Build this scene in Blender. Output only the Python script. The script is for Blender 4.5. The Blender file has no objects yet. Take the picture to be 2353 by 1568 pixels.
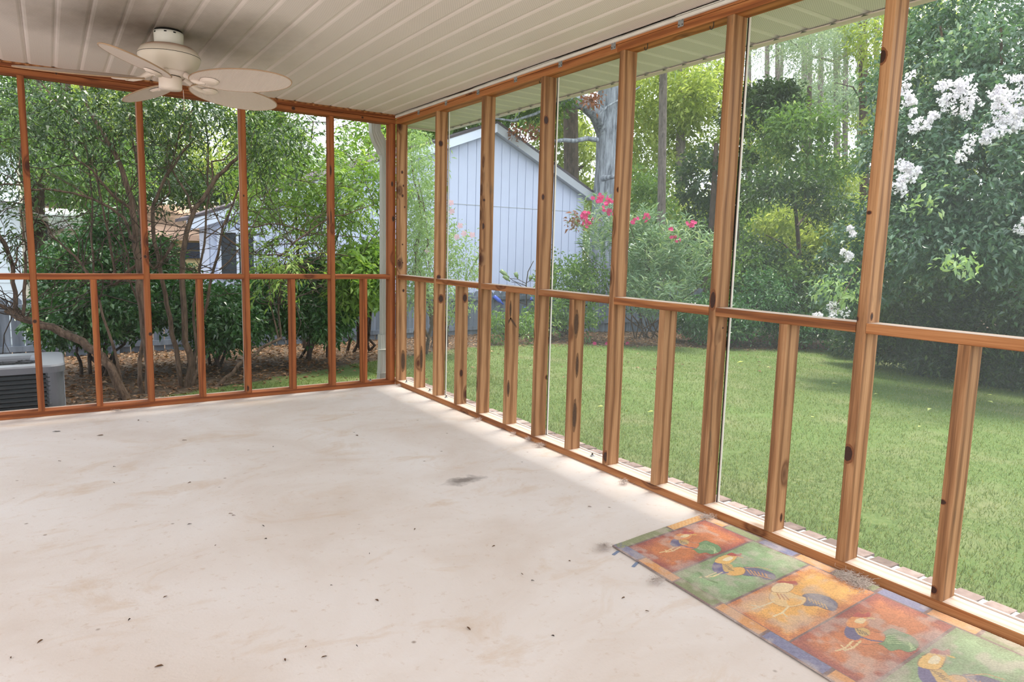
import bpy, bmesh, math, random
import numpy as np
from mathutils import Vector, Matrix
S = bpy.context.scene
C = S.collection
R = math.radians
# ------------------------------------------------------------------ camera
CAM = np.array([-2.479, -5.530, 1.192]); YAW, PITCH, ROLL, FOC = 0.5900, -0.1304, 0.0254, 1589.6
CX, CY = 2353/2, 1568/2
_f = np.array([math.sin(YAW)*math.cos(PITCH), math.cos(YAW)*math.cos(PITCH), math.sin(PITCH)])
_r0 = np.array([math.cos(YAW), -math.sin(YAW), 0.0]); _u0 = np.cross(_r0, _f)
_r = math.cos(ROLL)*_r0 + math.sin(ROLL)*_u0; _u = -math.sin(ROLL)*_r0 + math.cos(ROLL)*_u0
cam = bpy.data.objects.new('camera', bpy.data.cameras.new('camera')); C.objects.link(cam)
cam.data.sensor_width = 36; cam.data.sensor_fit = 'HORIZONTAL'; cam.data.lens = 36*FOC/2353; cam.data.clip_start = .02; cam.data.clip_end = 400
cam.matrix_world = Matrix(((_r[0], _u[0], -_f[0], CAM[0]), (_r[1], _u[1], -_f[1], CAM[1]), (_r[2], _u[2], -_f[2], CAM[2]), (0, 0, 0, 1)))
S.camera = cam
def P(x, y, D=None, X=None, Y=None, Z=None):        # a pixel of the photograph -> a world point at a stated depth or plane
    d = _f + _r*(x-CX)/FOC - _u*(y-CY)/FOC
    if D is None:
        if Y is not None: D = (Y-CAM[1])/d[1]
        elif X is not None: D = (X-CAM[0])/d[0]
        else: D = (Z-CAM[2])/d[2]
    return CAM + d*D
# ------------------------------------------------------------------ light
W = bpy.data.worlds.new('sky'); S.world = W; W.use_nodes = True
bg = W.node_tree.nodes['Background']; bg.inputs[0].default_value = (0.86, 0.93, 1.0, 1); bg.inputs[1].default_value = 1.15
sd = bpy.data.lights.new('sun', 'SUN'); sd.energy = 3.2; sd.angle = R(18); sd.color = (1.0, 0.93, 0.80)
sun = bpy.data.objects.new('sun', sd); C.objects.link(sun)
sun.rotation_euler = Vector((-0.21, -0.05, -0.95)).to_track_quat('-Z', 'Y').to_euler()
S.view_settings.view_transform = 'Standard'; S.view_settings.look = 'None'; S.view_settings.gamma = 1
S.view_settings.exposure = 1.26
S.cycles.max_bounces = 7; S.cycles.diffuse_bounces = 4; S.cycles.glossy_bounces = 2; S.cycles.transmission_bounces = 3
S.cycles.transparent_max_bounces = 8; S.cycles.use_denoising = True; S.cycles.caustics_reflective = False; S.cycles.caustics_refractive = False
# ------------------------------------------------------------------ helpers: mesh
class MB:
    def __init__(s): s.v = []; s.f = []; s.sm = []
    def add(s, vs, fs, smooth=False):
        o = len(s.v); s.v += [tuple(map(float, p)) for p in vs]; s.f += [tuple(i+o for i in f) for f in fs]; s.sm += [smooth]*len(fs); return s
    def box(s, lo, hi, M=None, b=0.0):
        x0, y0, z0 = lo; x1, y1, z1 = hi
        if b:
            cs = [(x0+b, y0), (x1-b, y0), (x1, y0+b), (x1, y1-b), (x1-b, y1), (x0+b, y1), (x0, y1-b), (x0, y0+b)]
            return s.prism(cs, z0, z1, M)
        vs = [(x, y, z) for z in (z0, z1) for x, y in ((x0, y0), (x1, y0), (x1, y1), (x0, y1))]
        if M is not None: vs = [M @ Vector(p) for p in vs]
        return s.add(vs, [(3, 2, 1, 0), (4, 5, 6, 7), (0, 1, 5, 4), (1, 2, 6, 5), (2, 3, 7, 6), (3, 0, 4, 7)])
    def prism(s, poly, z0, z1, M=None):
        n = len(poly); vs = [(x, y, z0) for x, y in poly] + [(x, y, z1) for x, y in poly]
        if M is not None: vs = [M @ Vector(p) for p in vs]
        return s.add(vs, [tuple(range(n-1, -1, -1)), tuple(range(n, 2*n))] + [(i, (i+1) % n, n+(i+1) % n, n+i) for i in range(n)])
    def tube(s, pts, rad, n=6, cap=True):
        pts = [np.array(p, float) for p in pts]; m = len(pts)
        if not hasattr(rad, '__len__'): rad = [rad]*m
        vs = []; a = None
        for i in range(m):
            t = pts[min(i+1, m-1)]-pts[max(i-1, 0)]; t = t/(np.linalg.norm(t)+1e-9)
            if a is None: a = np.cross(t, (0.3, 0.2, 1.0) if abs(t[2]) < .9 else (1.0, 0, 0))
            a = a-t*np.dot(a, t); a /= (np.linalg.norm(a)+1e-9); b = np.cross(t, a)
            for k in range(n):
                th = 2*math.pi*k/n; vs.append(pts[i]+rad[i]*(math.cos(th)*a+math.sin(th)*b))
        fs = [(i*n+k, i*n+(k+1) % n, (i+1)*n+(k+1) % n, (i+1)*n+k) for i in range(m-1) for k in range(n)]
        s.add(vs, fs, True)
        if cap: s.add(vs[:n], [tuple(range(n-1, -1, -1))]); s.add(vs[-n:], [tuple(range(n))])
        return s
    def lathe(s, prof, c=(0, 0, 0), n=32, M=None):
        vs = [(c[0]+r*math.cos(2*math.pi*k/n), c[1]+r*math.sin(2*math.pi*k/n), c[2]+z) for r, z in prof for k in range(n)]
        if M is not None: vs = [M @ Vector(p) for p in vs]
        return s.add(vs, [(i*n+k, i*n+(k+1) % n, (i+1)*n+(k+1) % n, (i+1)*n+k) for i in range(len(prof)-1) for k in range(n)], True)
    def build(s, name, mat, parent=None, loc=None, rot=None):
        me = bpy.data.meshes.new(name); me.from_pydata(s.v, [], s.f); me.validate()
        if len(me.polygons) == len(s.sm): me.polygons.foreach_set('use_smooth', s.sm)
        me.materials.append(mat); me.update()
        return link(name, me, parent, loc, rot)
def link(name, me, parent=None, loc=None, rot=None):
    o = bpy.data.objects.new(name, me); C.objects.link(o)
    if loc is not None: o.location = loc
    if rot is not None: o.rotation_euler = rot
    if parent is not None: o.parent = parent
    return o
def npmesh(name, V, F, mat, parent=None, tint=None, cols=None, smooth=False, loc=None):
    me = bpy.data.meshes.new(name); n, k = F.shape
    me.vertices.add(len(V)); me.vertices.foreach_set('co', np.ascontiguousarray(V, dtype=np.float32).ravel())
    me.loops.add(n*k); me.loops.foreach_set('vertex_index', np.ascontiguousarray(F, dtype=np.int32).ravel())
    me.polygons.add(n); me.polygons.foreach_set('loop_start', np.arange(0, n*k, k, dtype=np.int32))
    me.update(calc_edges=True)
    me.polygons.foreach_set('use_smooth', np.full(n, smooth))
    if tint is not None:
        a = me.attributes.new('tint', 'FLOAT', 'POINT'); a.data.foreach_set('value', np.ascontiguousarray(tint, dtype=np.float32))
    if cols is not None:
        a = me.color_attributes.new('paint', 'FLOAT_COLOR', 'POINT'); a.data.foreach_set('color', np.ascontiguousarray(cols, dtype=np.float32).ravel())
    me.materials.append(mat)
    return link(name, me, parent, loc)
def tag(o, label, cat, group=None, kind=None):
    o['label'] = label; o['category'] = cat
    if group: o['group'] = group
    if kind: o['kind'] = kind
    return o
def struct(o): o['kind'] = 'structure'; return o
def thing(name, label, cat, loc=(0, 0, 0), rot=(0, 0, 0), group=None):
    o = bpy.data.objects.new(name, None); C.objects.link(o); o.location = loc; o.rotation_euler = rot; o.empty_display_size = .1
    return tag(o, label, cat, group)
def copy_tree(o, parent=None):
    c = o.copy(); C.objects.link(c)
    if parent is not None: c.parent = parent
    for ch in [x for x in C.objects if x.parent == o]: copy_tree(ch, c)
    return c
# ------------------------------------------------------------------ helpers: materials
def srgb(r, g, b):
    return tuple((((x/255)/12.92) if x/255 <= .04045 else ((x/255+.055)/1.055)**2.4) for x in (r, g, b)) + (1,)
class N:
    def __init__(s, name):
        s.m = bpy.data.materials.new(name); s.m.use_nodes = True; s.t = s.m.node_tree; s.b = s.t.nodes['Principled BSDF']; s.out = s.t.nodes['Material Output']
    def n(s, typ, **kw):
        o = s.t.nodes.new('ShaderNode'+typ)
        for k, v in kw.items():
            if k.startswith('i_'): s.set(o, k[2:], v)
            elif k == 'ins':
                for a, b in v.items(): s.set(o, a, b)
            else: setattr(o, k, v)
        return o
    def set(s, o, k, v):
        i = o.inputs[int(k) if isinstance(k, int) or str(k).isdigit() else k.replace('_', ' ')]
        if isinstance(v, bpy.types.NodeSocket): s.t.links.new(v, i)
        else: i.default_value = v
    def math(s, op, a, b=0.0, c=0.0, clamp=False):
        o = s.n('Math', operation=op, use_clamp=clamp); s.set(o, 0, a); s.set(o, 1, b); s.set(o, 2, c); return o.outputs[0]
    def mix(s, f, a, b, mode='MIX'):
        o = s.n('Mix', data_type='RGBA', blend_type=mode); s.set(o, 0, f); s.set(o, 6, a); s.set(o, 7, b); return o.outputs[2]
    def ramp(s, f, stops):
        o = s.n('ValToRGB'); s.set(o, 0, f); e = o.color_ramp.elements
        while len(e) < len(stops): e.new(.5)
        for x, (p, c) in zip(e, stops): x.position = p; x.color = c
        return o.outputs[0]
    def noise(s, vec, scale, detail=4, rough=.55, dist=0.0):
        o = s.n('TexNoise'); s.set(o, 'Vector', vec); o.inputs['Scale'].default_value = scale; o.inputs['Detail'].default_value = detail
        o.inputs['Roughness'].default_value = rough; o.inputs['Distortion'].default_value = dist; return o.outputs[0]
    def obj(s): return s.n('TexCoord').outputs['Object']
    def map(s, vec, scale=(1, 1, 1), loc=(0, 0, 0), rot=(0, 0, 0)):
        o = s.n('Mapping'); s.set(o, 0, vec); o.inputs['Scale'].default_value = scale; o.inputs['Location'].default_value = loc; o.inputs['Rotation'].default_value = rot; return o.outputs[0]
    def bump(s, h, st=.3, d=.01):
        o = s.n('Bump'); s.set(o, 'Height', h); o.inputs['Strength'].default_value = st; o.inputs['Distance'].default_value = d; s.set(s.b, 'Normal', o.outputs[0])
    def fin(s, col=None, rough=None, spec=None, metal=None):
        if col is not None: s.set(s.b, 'Base Color', col)
        if rough is not None: s.set(s.b, 'Roughness', rough)
        if spec is not None: s.set(s.b, 'Specular IOR Level', spec)
        if metal is not None: s.set(s.b, 'Metallic', metal)
        return s.m
def plain(name, col, rough=.6, spec=.4, metal=0.0, var=.12, sc=12.0):
    k = N(name); n = k.noise(k.obj(), sc, 5); c = k.mix(n, tuple(x*(1-var) for x in col[:3])+(1,), tuple(min(1, x*(1+var)) for x in col[:3])+(1,)); return k.fin(c, rough, spec, metal)
def wood(name, light, mid, dark, knot=srgb(70, 34, 20), mould=0.0):
    k = N(name); oi = k.n('ObjectInfo')
    off = k.n('CombineXYZ', i_0=k.math('MULTIPLY', oi.outputs['Random'], 37.0), i_1=k.math('MULTIPLY', oi.outputs['Random'], 91.0), i_2=k.math('MULTIPLY', oi.outputs['Random'], 63.0)).outputs[0]
    vec = k.n('VectorMath', operation='ADD', i_0=k.obj(), i_1=off).outputs[0]
    vo = k.n('TexVoronoi', i_Vector=k.map(vec, (8.5, 8.5, 4.2)), i_Scale=1.0, i_Randomness=1.0); kd = k.math('ADD', vo.outputs['Distance'], k.math('MULTIPLY', k.math('LESS_THAN', k.n('SeparateColor', i_0=vo.outputs['Color']).outputs[0], .78), .5))
    near = k.math('POWER', k.n('MapRange', i_0=kd, i_1=0.0, i_2=.40, i_3=1.0, i_4=0.0).outputs[0], 2.4)
    wob = k.noise(k.map(vec, (7, 7, .9)), 1.0, 3)
    sep = k.n('SeparateXYZ', i_0=vec)
    ph = k.math('ADD', k.math('ADD', k.math('MULTIPLY', sep.outputs[0], 120.0), k.math('MULTIPLY', sep.outputs[1], 75.0)), k.math('ADD', k.math('MULTIPLY', wob, 11.0), k.math('MULTIPLY', near, 22.0)))
    ring = k.math('POWER', k.math('ADD', k.math('MULTIPLY', k.math('SINE', ph), .5), .5), 2.0)
    fine = k.noise(k.map(vec, (220, 220, 5)), 1.0, 3)
    g = k.math('ADD', k.math('MULTIPLY', ring, .46), k.math('MULTIPLY', k.math('SUBTRACT', k.math('MULTIPLY', fine, 1.7), .35, clamp=True), .5))
    col = k.ramp(g, [(0.15, light), (0.5, mid), (0.95, dark)])
    big = k.noise(k.map(vec, (9, 9, 1.1)), 1.0, 3)
    col = k.mix(k.math('MULTIPLY', k.math('SUBTRACT', big, .55, clamp=True), 2.0, clamp=True), col, dark)
    halo = k.n('MapRange', i_0=kd, i_1=.12, i_2=.34, i_3=.85, i_4=0.0).outputs[0]
    col = k.mix(halo, col, k.mix(.5, dark, knot))
    kn = k.n('MapRange', i_0=kd, i_1=.085, i_2=.14, i_3=1.0, i_4=0.0).outputs[0]
    col = k.mix(kn, col, knot)
    br = k.n('MapRange', i_0=oi.outputs['Random'], i_1=0, i_2=1, i_3=.86, i_4=1.12).outputs[0]
    col = k.mix(1.0, col, k.n('CombineColor', i_0=br, i_1=br, i_2=br).outputs[0], 'MULTIPLY')
    if mould:
        mn = k.noise(k.map(vec, (20, 20, 3.0)), 1.0, 5, .65)
        msk = k.n('MapRange', i_0=mn, i_1=.62, i_2=.74, i_3=0.0, i_4=mould).outputs[0]
        col = k.mix(msk, col, srgb(72, 62, 52))
    k.bump(g, .25, .004)
    return k.fin(col, .62, .3)
M = {}
M['wood'] = wood('weathered_pine', srgb(182, 138, 98), srgb(150, 106, 70), srgb(94, 60, 36), mould=.65)
M['wood_warm'] = wood('warm_lit_pine', srgb(166, 100, 56), srgb(140, 76, 38), srgb(94, 46, 22), mould=.15)  # same stain as the lawn side; the warmer light is put into the colour
M['wood_top'] = wood('beam_pine', srgb(184, 122, 74), srgb(156, 94, 52), srgb(108, 60, 30), mould=.2)
M['wood_plate'] = wood('sill_pine', srgb(176, 122, 78), srgb(146, 90, 50), srgb(90, 50, 26), mould=.1)
M['bleached_lit'] = wood('bleached_skylit_pine', srgb(226, 210, 198), srgb(216, 196, 180), srgb(186, 156, 134), mould=.1)  # faded top faces, with the glare of the sky put into their colour
M['white'] = plain('white_plastic', srgb(226, 222, 214), .45, .5)
M['offwhite'] = plain('aged_white_enamel', srgb(220, 204, 192), .35, .5, var=.06)
M['dark'] = plain('dark_gap', srgb(24, 22, 20), .8)
M['steel'] = plain('galvanised_steel', srgb(168, 172, 176), .4, .5, .7)
M['pipe'] = plain('grey_white_downpipe', srgb(176, 178, 170), .5, .4, var=.05)
M['iron'] = plain('dark_screw', srgb(60, 56, 52), .5, .5, .6)
M['black'] = plain('black_spline', srgb(22, 22, 24), .6)
# concrete
k = N('pale_concrete'); v = k.obj()
c1 = k.ramp(k.noise(v, 1.3, 6, .6, .6), [(.32, srgb(219, 206, 197)), (.52, srgb(230, 221, 216)), (.72, srgb(236, 230, 228))])
c2 = k.mix(k.n('MapRange', i_0=k.noise(k.map(v, (1, 1.7, 1), (5, 3, 0)), 2.1, 7, .68, .8), i_1=.55, i_2=.78, i_3=0.0, i_4=.75).outputs[0], c1, srgb(206, 178, 148))
c3 = k.mix(k.n('MapRange', i_0=k.noise(v, 26, 5, .7), i_1=.58, i_2=.76, i_3=0.0, i_4=.62).outputs[0], c2, srgb(196, 170, 146))
sp = k.n('TexVoronoi', i_Vector=v, i_Scale=5.2); c4 = k.mix(k.n('MapRange', i_0=sp.outputs['Distance'], i_1=.02, i_2=.05, i_3=.7, i_4=0.0).outputs[0], c3, srgb(120, 96, 76))
bl = k.n('VectorMath', operation='DISTANCE', i_0=k.n('VectorMath', operation='MULTIPLY', i_0=k.n('VectorMath', operation='ADD', i_0=v, i_1=k.n('VectorMath', operation='SCALE', i_0=k.n('TexNoise', i_Vector=v, i_Scale=16.0, i_Detail=5.0).outputs[1], i_Scale=.12).outputs[0]).outputs[0], i_1=(1, 2.3, 1)).outputs[0], i_1=(-.68, -2.46*2.3, .05)).outputs['Value']
c4 = k.mix(k.n('MapRange', i_0=bl, i_1=.05, i_2=.14, i_3=.75, i_4=0.0).outputs[0], c4, srgb(92, 80, 76))
k.bump(k.noise(v, 90, 4), .15, .004); M['concrete'] = k.fin(c4, .55, .35)
# perforated soffit : holes in rows (dot grid), grime blown round the fan
def soffit(name, base, ax, grime):
    k = N(name); v = k.obj(); s_ = k.n('SeparateXYZ', i_0=v)
    a = k.math('MULTIPLY', s_.outputs[ax], 1/.0092); b = k.math('MULTIPLY', s_.outputs[1-ax], 1/.0092)
    row = k.math('FLOOR', b); a = k.math('ADD', a, k.math('MULTIPLY', row, .5))
    da = k.math('SUBTRACT', k.math('FRACT', a), .5); db = k.math('SUBTRACT', k.math('FRACT', b), .5)
    d = k.math('SQRT', k.math('ADD', k.math('MULTIPLY', da, da), k.math('MULTIPLY', db, db)))
    hole = k.n('MapRange', i_0=d, i_1=.17, i_2=.24, i_3=.62, i_4=0.0).outputs[0]
    at = k.n('Attribute', attribute_name='tint').outputs['Fac']
    hole = k.math('MULTIPLY', hole, at, clamp=True)
    ln_ = k.n('MapRange', i_0=at, i_1=1.5, i_2=1.9, i_3=0.0, i_4=.28).outputs[0]
    col = k.mix(k.noise(v, 3, 5), tuple(x*.93 for x in base[:3])+(1,), base)
    if grime:
        dv = k.n('VectorMath', operation='DISTANCE', i_0=k.n('VectorMath', operation='MULTIPLY', i_0=v, i_1=(1, 1, 0)).outputs[0], i_1=(-1.96, -1.36, 0)).outputs['Value']
        dn = k.math('ADD', dv, k.math('MULTIPLY', k.noise(k.map(v, (1, .5, 1)), 5.5, 6, .65), -.65))
        gm = k.n('MapRange', i_0=dn, i_1=-.30, i_2=.46, i_3=.85, i_4=0.0).outputs[0]
        col = k.mix(gm, col, srgb(104, 92, 78))
        st = k.n('MapRange', i_0=k.noise(k.map(v, (1.2, .5, 1)), 2.0, 6, .6), i_1=.5, i_2=.8, i_3=0.0, i_4=.2).outputs[0]
        col = k.mix(st, col, srgb(150, 130, 108))
    col = k.mix(hole, col, srgb(96, 84, 72)); col = k.mix(ln_, col, srgb(120, 100, 82))
    return k.fin(col, .5, .3)
M['ceiling'] = soffit('perforated_ceiling_vinyl', srgb(230, 219, 213), 0, True)
M['soffit'] = soffit('perforated_eave_vinyl', srgb(214, 212, 200), 1, False)
# leaves
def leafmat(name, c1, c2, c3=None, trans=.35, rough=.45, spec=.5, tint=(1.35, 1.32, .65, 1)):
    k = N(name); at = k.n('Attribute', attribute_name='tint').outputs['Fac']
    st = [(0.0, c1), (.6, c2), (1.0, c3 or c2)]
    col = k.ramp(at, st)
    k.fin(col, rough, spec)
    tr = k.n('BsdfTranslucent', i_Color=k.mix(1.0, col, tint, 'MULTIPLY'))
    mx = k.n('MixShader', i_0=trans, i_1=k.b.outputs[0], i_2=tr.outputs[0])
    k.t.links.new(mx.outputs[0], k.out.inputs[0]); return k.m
L = {
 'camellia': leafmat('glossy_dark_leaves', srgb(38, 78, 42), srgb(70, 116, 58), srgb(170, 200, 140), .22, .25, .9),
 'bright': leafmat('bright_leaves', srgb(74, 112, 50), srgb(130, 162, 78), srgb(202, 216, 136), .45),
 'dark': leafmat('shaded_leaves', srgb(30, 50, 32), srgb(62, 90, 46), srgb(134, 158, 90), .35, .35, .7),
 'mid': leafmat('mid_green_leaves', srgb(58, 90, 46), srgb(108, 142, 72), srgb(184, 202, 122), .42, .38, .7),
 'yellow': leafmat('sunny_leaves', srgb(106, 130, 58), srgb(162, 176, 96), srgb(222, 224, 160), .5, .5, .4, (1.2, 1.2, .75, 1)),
 'blue': leafmat('bluish_leaves', srgb(44, 72, 58), srgb(88, 122, 94), srgb(192, 208, 180), .3, .28, .9),
 'pine': leafmat('pine_needles', srgb(112, 132, 116), srgb(150, 168, 142), srgb(196, 206, 172), .42, .45, .5, (1.2, 1.2, .8, 1)),
 'pale': leafmat('pale_leaves', srgb(96, 130, 84), srgb(142, 170, 116), srgb(190, 206, 158), .4),
 'oleander': leafmat('oleander_leaves', srgb(70, 104, 76), srgb(126, 154, 118), srgb(196, 206, 168), .3),
 'rust': leafmat('rusty_leaves', srgb(110, 66, 44), srgb(148, 94, 66), srgb(178, 128, 96), .3),
 'white': leafmat('white_petals', srgb(214, 208, 214), srgb(240, 238, 242), srgb(255, 253, 255), .25, .6, .2, (1, 1, 1, 1)),
 'pink': leafmat('pink_petals', srgb(206, 70, 124), srgb(226, 104, 154), srgb(238, 150, 184), .3, .6, .2, (1, 1, 1, 1)),
 'blush': leafmat('blush_petals', srgb(226, 190, 206), srgb(244, 226, 232), srgb(255, 246, 248), .3, .6, .2, (1, 1, 1, 1)),
 'litter': leafmat('dead_leaves', srgb(78, 54, 38), srgb(128, 96, 70), srgb(190, 160, 130), .1, .7, .2),
 'grass': leafmat('grass_blades', srgb(74, 92, 44), srgb(102, 120, 64), srgb(158, 156, 108), .4, .6, .3),
}
def bark(name, a, b, sc=(14, 14, 3)):
    k = N(name); n = k.noise(k.map(k.obj(), sc), 1.0, 7, .68, .4); k.bump(n, .8, .03)
    return k.fin(k.ramp(n, [(.33, a), (.62, b)]), .85, .2)
B = {'brown': bark('brown_bark', srgb(62, 48, 40), srgb(122, 102, 86), (30, 30, 6)), 'grey': bark('grey_ridged_bark', srgb(84, 88, 98), srgb(172, 178, 188), (16, 16, 2.2)),
     'pine': bark('pine_bark', srgb(92, 84, 82), srgb(142, 130, 124), (18, 18, 4)), 'dark': bark('dark_bark', srgb(44, 38, 34), srgb(92, 78, 68), (24, 24, 5))}
# ------------------------------------------------------------------ the ground, the slab, the ceiling
H_T, H_R, H_C = 2.212, .960, 2.286         # top of openings, top of rail, ceiling
def sstep(t): t = np.clip(t, 0, 1); return t*t*(3-2*t)
def ground(x, y):
    x = np.asarray(x, float); y = np.asarray(y, float)
    d = np.maximum(np.maximum(x-.35, y-.2), 0)
    return -.13-.34*sstep(d/9.0)
LAWN = np.array([(-2.05, -.5), (-1.9, .9), (-.6, 1.5), (.5, 2.1), (2.2, 2.9), (4.26, 3.05), (6.2, 2.75), (7.6, 2.3), (9.6, 1.7), (9.4, -.4), (8.3, -1.9), (7.6, -3.6), (7.2, -7), (7, -30), (-2.05, -30)])
def inpoly(x, y, poly):
    ins = np.zeros(x.shape, bool); j = len(poly)-1
    for i in range(len(poly)):
        xi, yi = poly[i]; xj, yj = poly[j]
        ins ^= ((yi > y) != (yj > y)) & (x < (xj-xi)*(y-yi)/(yj-yi+1e-12)+xi); j = i
    return ins
def segdist(x, y, poly):
    d = np.full(x.shape, 1e9)
    for i in range(len(poly)):
        a = np.array(poly[i]); b = np.array(poly[(i+1) % len(poly)]); ab = b-a
        t = np.clip(((x-a[0])*ab[0]+(y-a[1])*ab[1])/(ab@ab+1e-12), 0, 1)
        d = np.minimum(d, np.hypot(x-a[0]-t*ab[0], y-a[1]-t*ab[1]))
    return d
def grid(xs, ys):
    X, Y = np.meshgrid(xs, ys, indexing='ij'); n, m = X.shape
    i = np.arange(n*m).reshape(n, m)
    F = np.stack([i[:-1, :-1], i[1:, :-1], i[1:, 1:], i[:-1, 1:]], -1).reshape(-1, 4)
    return X, Y, F
xs = np.concatenate([np.linspace(-60, -6, 14), np.linspace(-5.6, 12, 140), np.linspace(13, 70, 20)])
ys = np.concatenate([np.linspace(-30, -8, 10), np.linspace(-7.6, 7, 120), np.linspace(8, 80, 20)])
X, Y, F = grid(xs, ys)
sdist = segdist(X, Y, LAWN)*np.where(inpoly(X, Y, LAWN), -1, 1)
soil = np.clip(sdist/.5+.5, 0, 1)
far = sstep((np.hypot(X-2, Y-2)-16)/8.0)
soil = soil*(1-far*.75)
k = N('lawn_ground'); v = k.obj(); so = k.n('Attribute', attribute_name='tint').outputs['Fac']
g1 = k.ramp(k.noise(v, 34, 6, .7), [(.3, srgb(62, 78, 40)), (.5, srgb(84, 100, 56)), (.72, srgb(114, 118, 78))])
g1 = k.mix(k.n('MapRange', i_0=k.noise(v, 1.7, 6, .6), i_1=.50, i_2=.72, i_3=0.0, i_4=.55).outputs[0], g1, srgb(128, 122, 96))
g1 = k.mix(k.n('MapRange', i_0=k.noise(v, .5, 3, .5), i_1=.40, i_2=.62, i_3=0.0, i_4=.35).outputs[0], g1, srgb(84, 112, 56))
s1 = k.ramp(k.noise(v, 22, 7, .75), [(.3, srgb(48, 38, 30)), (.5, srgb(84, 70, 58)), (.7, srgb(136, 120, 104))])
sn = k.math('ADD', so, k.math('MULTIPLY', k.math('SUBTRACT', k.noise(v, 3.5, 5, .6), .5), 1.1))
col = k.mix(k.n('MapRange', i_0=sn, i_1=.42, i_2=.62, i_3=0.0, i_4=1.0).outputs[0], g1, s1)
k.bump(k.noise(v, 60, 5, .7), .35, .02); M['lawn'] = k.fin(col, .9, .1)
o = npmesh('lawn', np.stack([X, Y, ground(X, Y)], -1).reshape(-1, 3), F, M['lawn'], tint=soil.ravel(), smooth=True); struct(o)

mb = MB(); mb.box((-5.6, -7.2, -.4), (.094, .094, 0)); mb.box((-13, -16, -.4), (.094, -7.2, 0)); mb.box((-13, -7.2, -.4), (-5.6, -1.2, 0)); struct(mb.build('floor', M['concrete']))  # outer slabs are an unseen patio, added to bounce sunlight up inside
# ceiling: 140 mm panels running away from the camera, each with a V bead between
def soffit_mesh(name, x0, x1, y0, y1, z, pitch, along, mat, bead=.020, dep=.0055):
    prof = []; q_ = 0
    u = x1 if along == 'y' else y1; lo = x0 if along == 'y' else y0
    while u > lo:
        w_ = u-pitch; prof += [(u-bead*.9, 0, 0), (u-bead*1.0, 0, 1.0), (w_+bead*1.1, 0, 1.0), (w_+bead, 0, 0), (w_+bead*.55, dep*.35, 0), (w_+bead*.2, dep, 0), (w_+.0014, dep, 0)]
        if q_ % 2: prof += [(w_+.0012, dep+.001, 2.0), (w_-.0006, dep+.001, 2.0)]
        prof += [(w_-.001, dep, 0), (w_-bead*.2, dep, 0), (w_-bead*.6, dep*.3, 0)]
        u -= pitch; q_ += 1
    prof = [p for p in prof if p[0] >= lo-1e-6]
    U = np.array([p[0] for p in prof]); Zt = np.array([p[1] for p in prof]); T = np.array([p[2] for p in prof])
    a0, a1 = (y0, y1) if along == 'y' else (x0, x1)
    n = len(U); A = np.array([a0, a1])
    if along == 'y': V = np.array([(U[i], a, z+Zt[i]) for i in range(n) for a in A])
    else: V = np.array([(a, U[i], z+Zt[i]) for i in range(n) for a in A])
    F = np.array([(2*i, 2*i+1, 2*i+3, 2*i+2) for i in range(n-1)])
    return npmesh(name, V, F, mat, tint=np.repeat(T, 2))
struct(soffit_mesh('ceiling', -5.6, 0.0, -7.2, 0, H_C, .1405, 'y', M['ceiling']))
mb = MB(); mb.box((-5.8, -7.4, H_C+.03), (.52, .15, H_C+.10)); struct(mb.build('trim_1', M['white']))       # roof deck over the porch
struct(soffit_mesh('trim_2', .089, .50, -7.4, .14, 2.232, .145, 'x', M['soffit'], .018, .008))
mb = MB(); mb.box((.488, -7.4, 2.222), (.520, .16, 2.40)); mb.box((.47, -7.4, 2.222), (.49, .16, 2.2275)); mb.box((.089, .14, 2.222), (.52, .16, 2.40)); mb.box((-5.8, .0895, 2.29), (.1, .12, 2.40)); struct(mb.build('trim_3', M['offwhite']))
mb = MB()
for i in range(54): y = .14-.145*(i+1)+.012; mb.prism([(.452, y-.006), (.4705, y-.016), (.4705, y+.016)], 2.2205, 2.2215)
struct(mb.build('trim_4', M['iron']))
# white edge channel along the right beam, sagging slightly away from the ceiling
mb = MB()
yy = np.linspace(-.01, -7.2, 40); pts = []
for i, y in enumerate(yy):
    sag = .004*math.sin(i*.8)+.003*math.sin(i*1.9); pts.append((y, sag))
for (ya, sa), (yb, sb) in zip(pts[:-1], pts[1:]):
    mb.add([(-.013, ya, 2.262), (-.0005, ya, 2.262), (-.0005, ya, 2.276), (-.013, ya, 2.276), (-.013, yb, 2.262), (-.0005, yb, 2.262), (-.0005, yb, 2.276), (-.013, yb, 2.276)], [(0, 4, 5, 1), (3, 7, 4, 0), (2, 6, 7, 3)])
    mb.add([(-.020-sa, ya, 2.2785), (-.020-sa, yb, 2.2785), (-.004, yb, 2.2785), (-.004, ya, 2.2785)], [(0, 1, 2, 3)])
struct(mb.build('trim_5', M['white']))
mb = MB(); mb.box((-5.6, -.0135, 2.277), (-.004, -.0005, 2.2865))
for i in range(38):
    x = -.1405*(i+1); mb.box((x-.009, -.016, 2.270), (x+.009, -.0136, 2.2835))
struct(mb.build('trim_6', M['wood_plate']))
# ------------------------------------------------------------------ lumber : 38 x 89 mm, grain along local Z
def lumber(name, L, w, d, mat, loc, rot, label, cat, group=None, ch=.0025, kind=None, top=None):
    mb = MB(); c = ch
    mb.prism([(c, 0), (w-c, 0), (w, c), (w, d-c), (w-c, d), (c, d), (0, d-c), (0, c)], 0, L)
    o = mb.build(name, mat, None, loc, rot)
    if top is not None: o.data.materials.append(M['bleached_lit']); o.data.polygons[top].material_index = 1
    return tag(o, label, cat, group, kind)
ORD = ['first', 'second', 'third', 'fourth', 'fifth', 'sixth', 'seventh', 'eighth', 'ninth']

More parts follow.
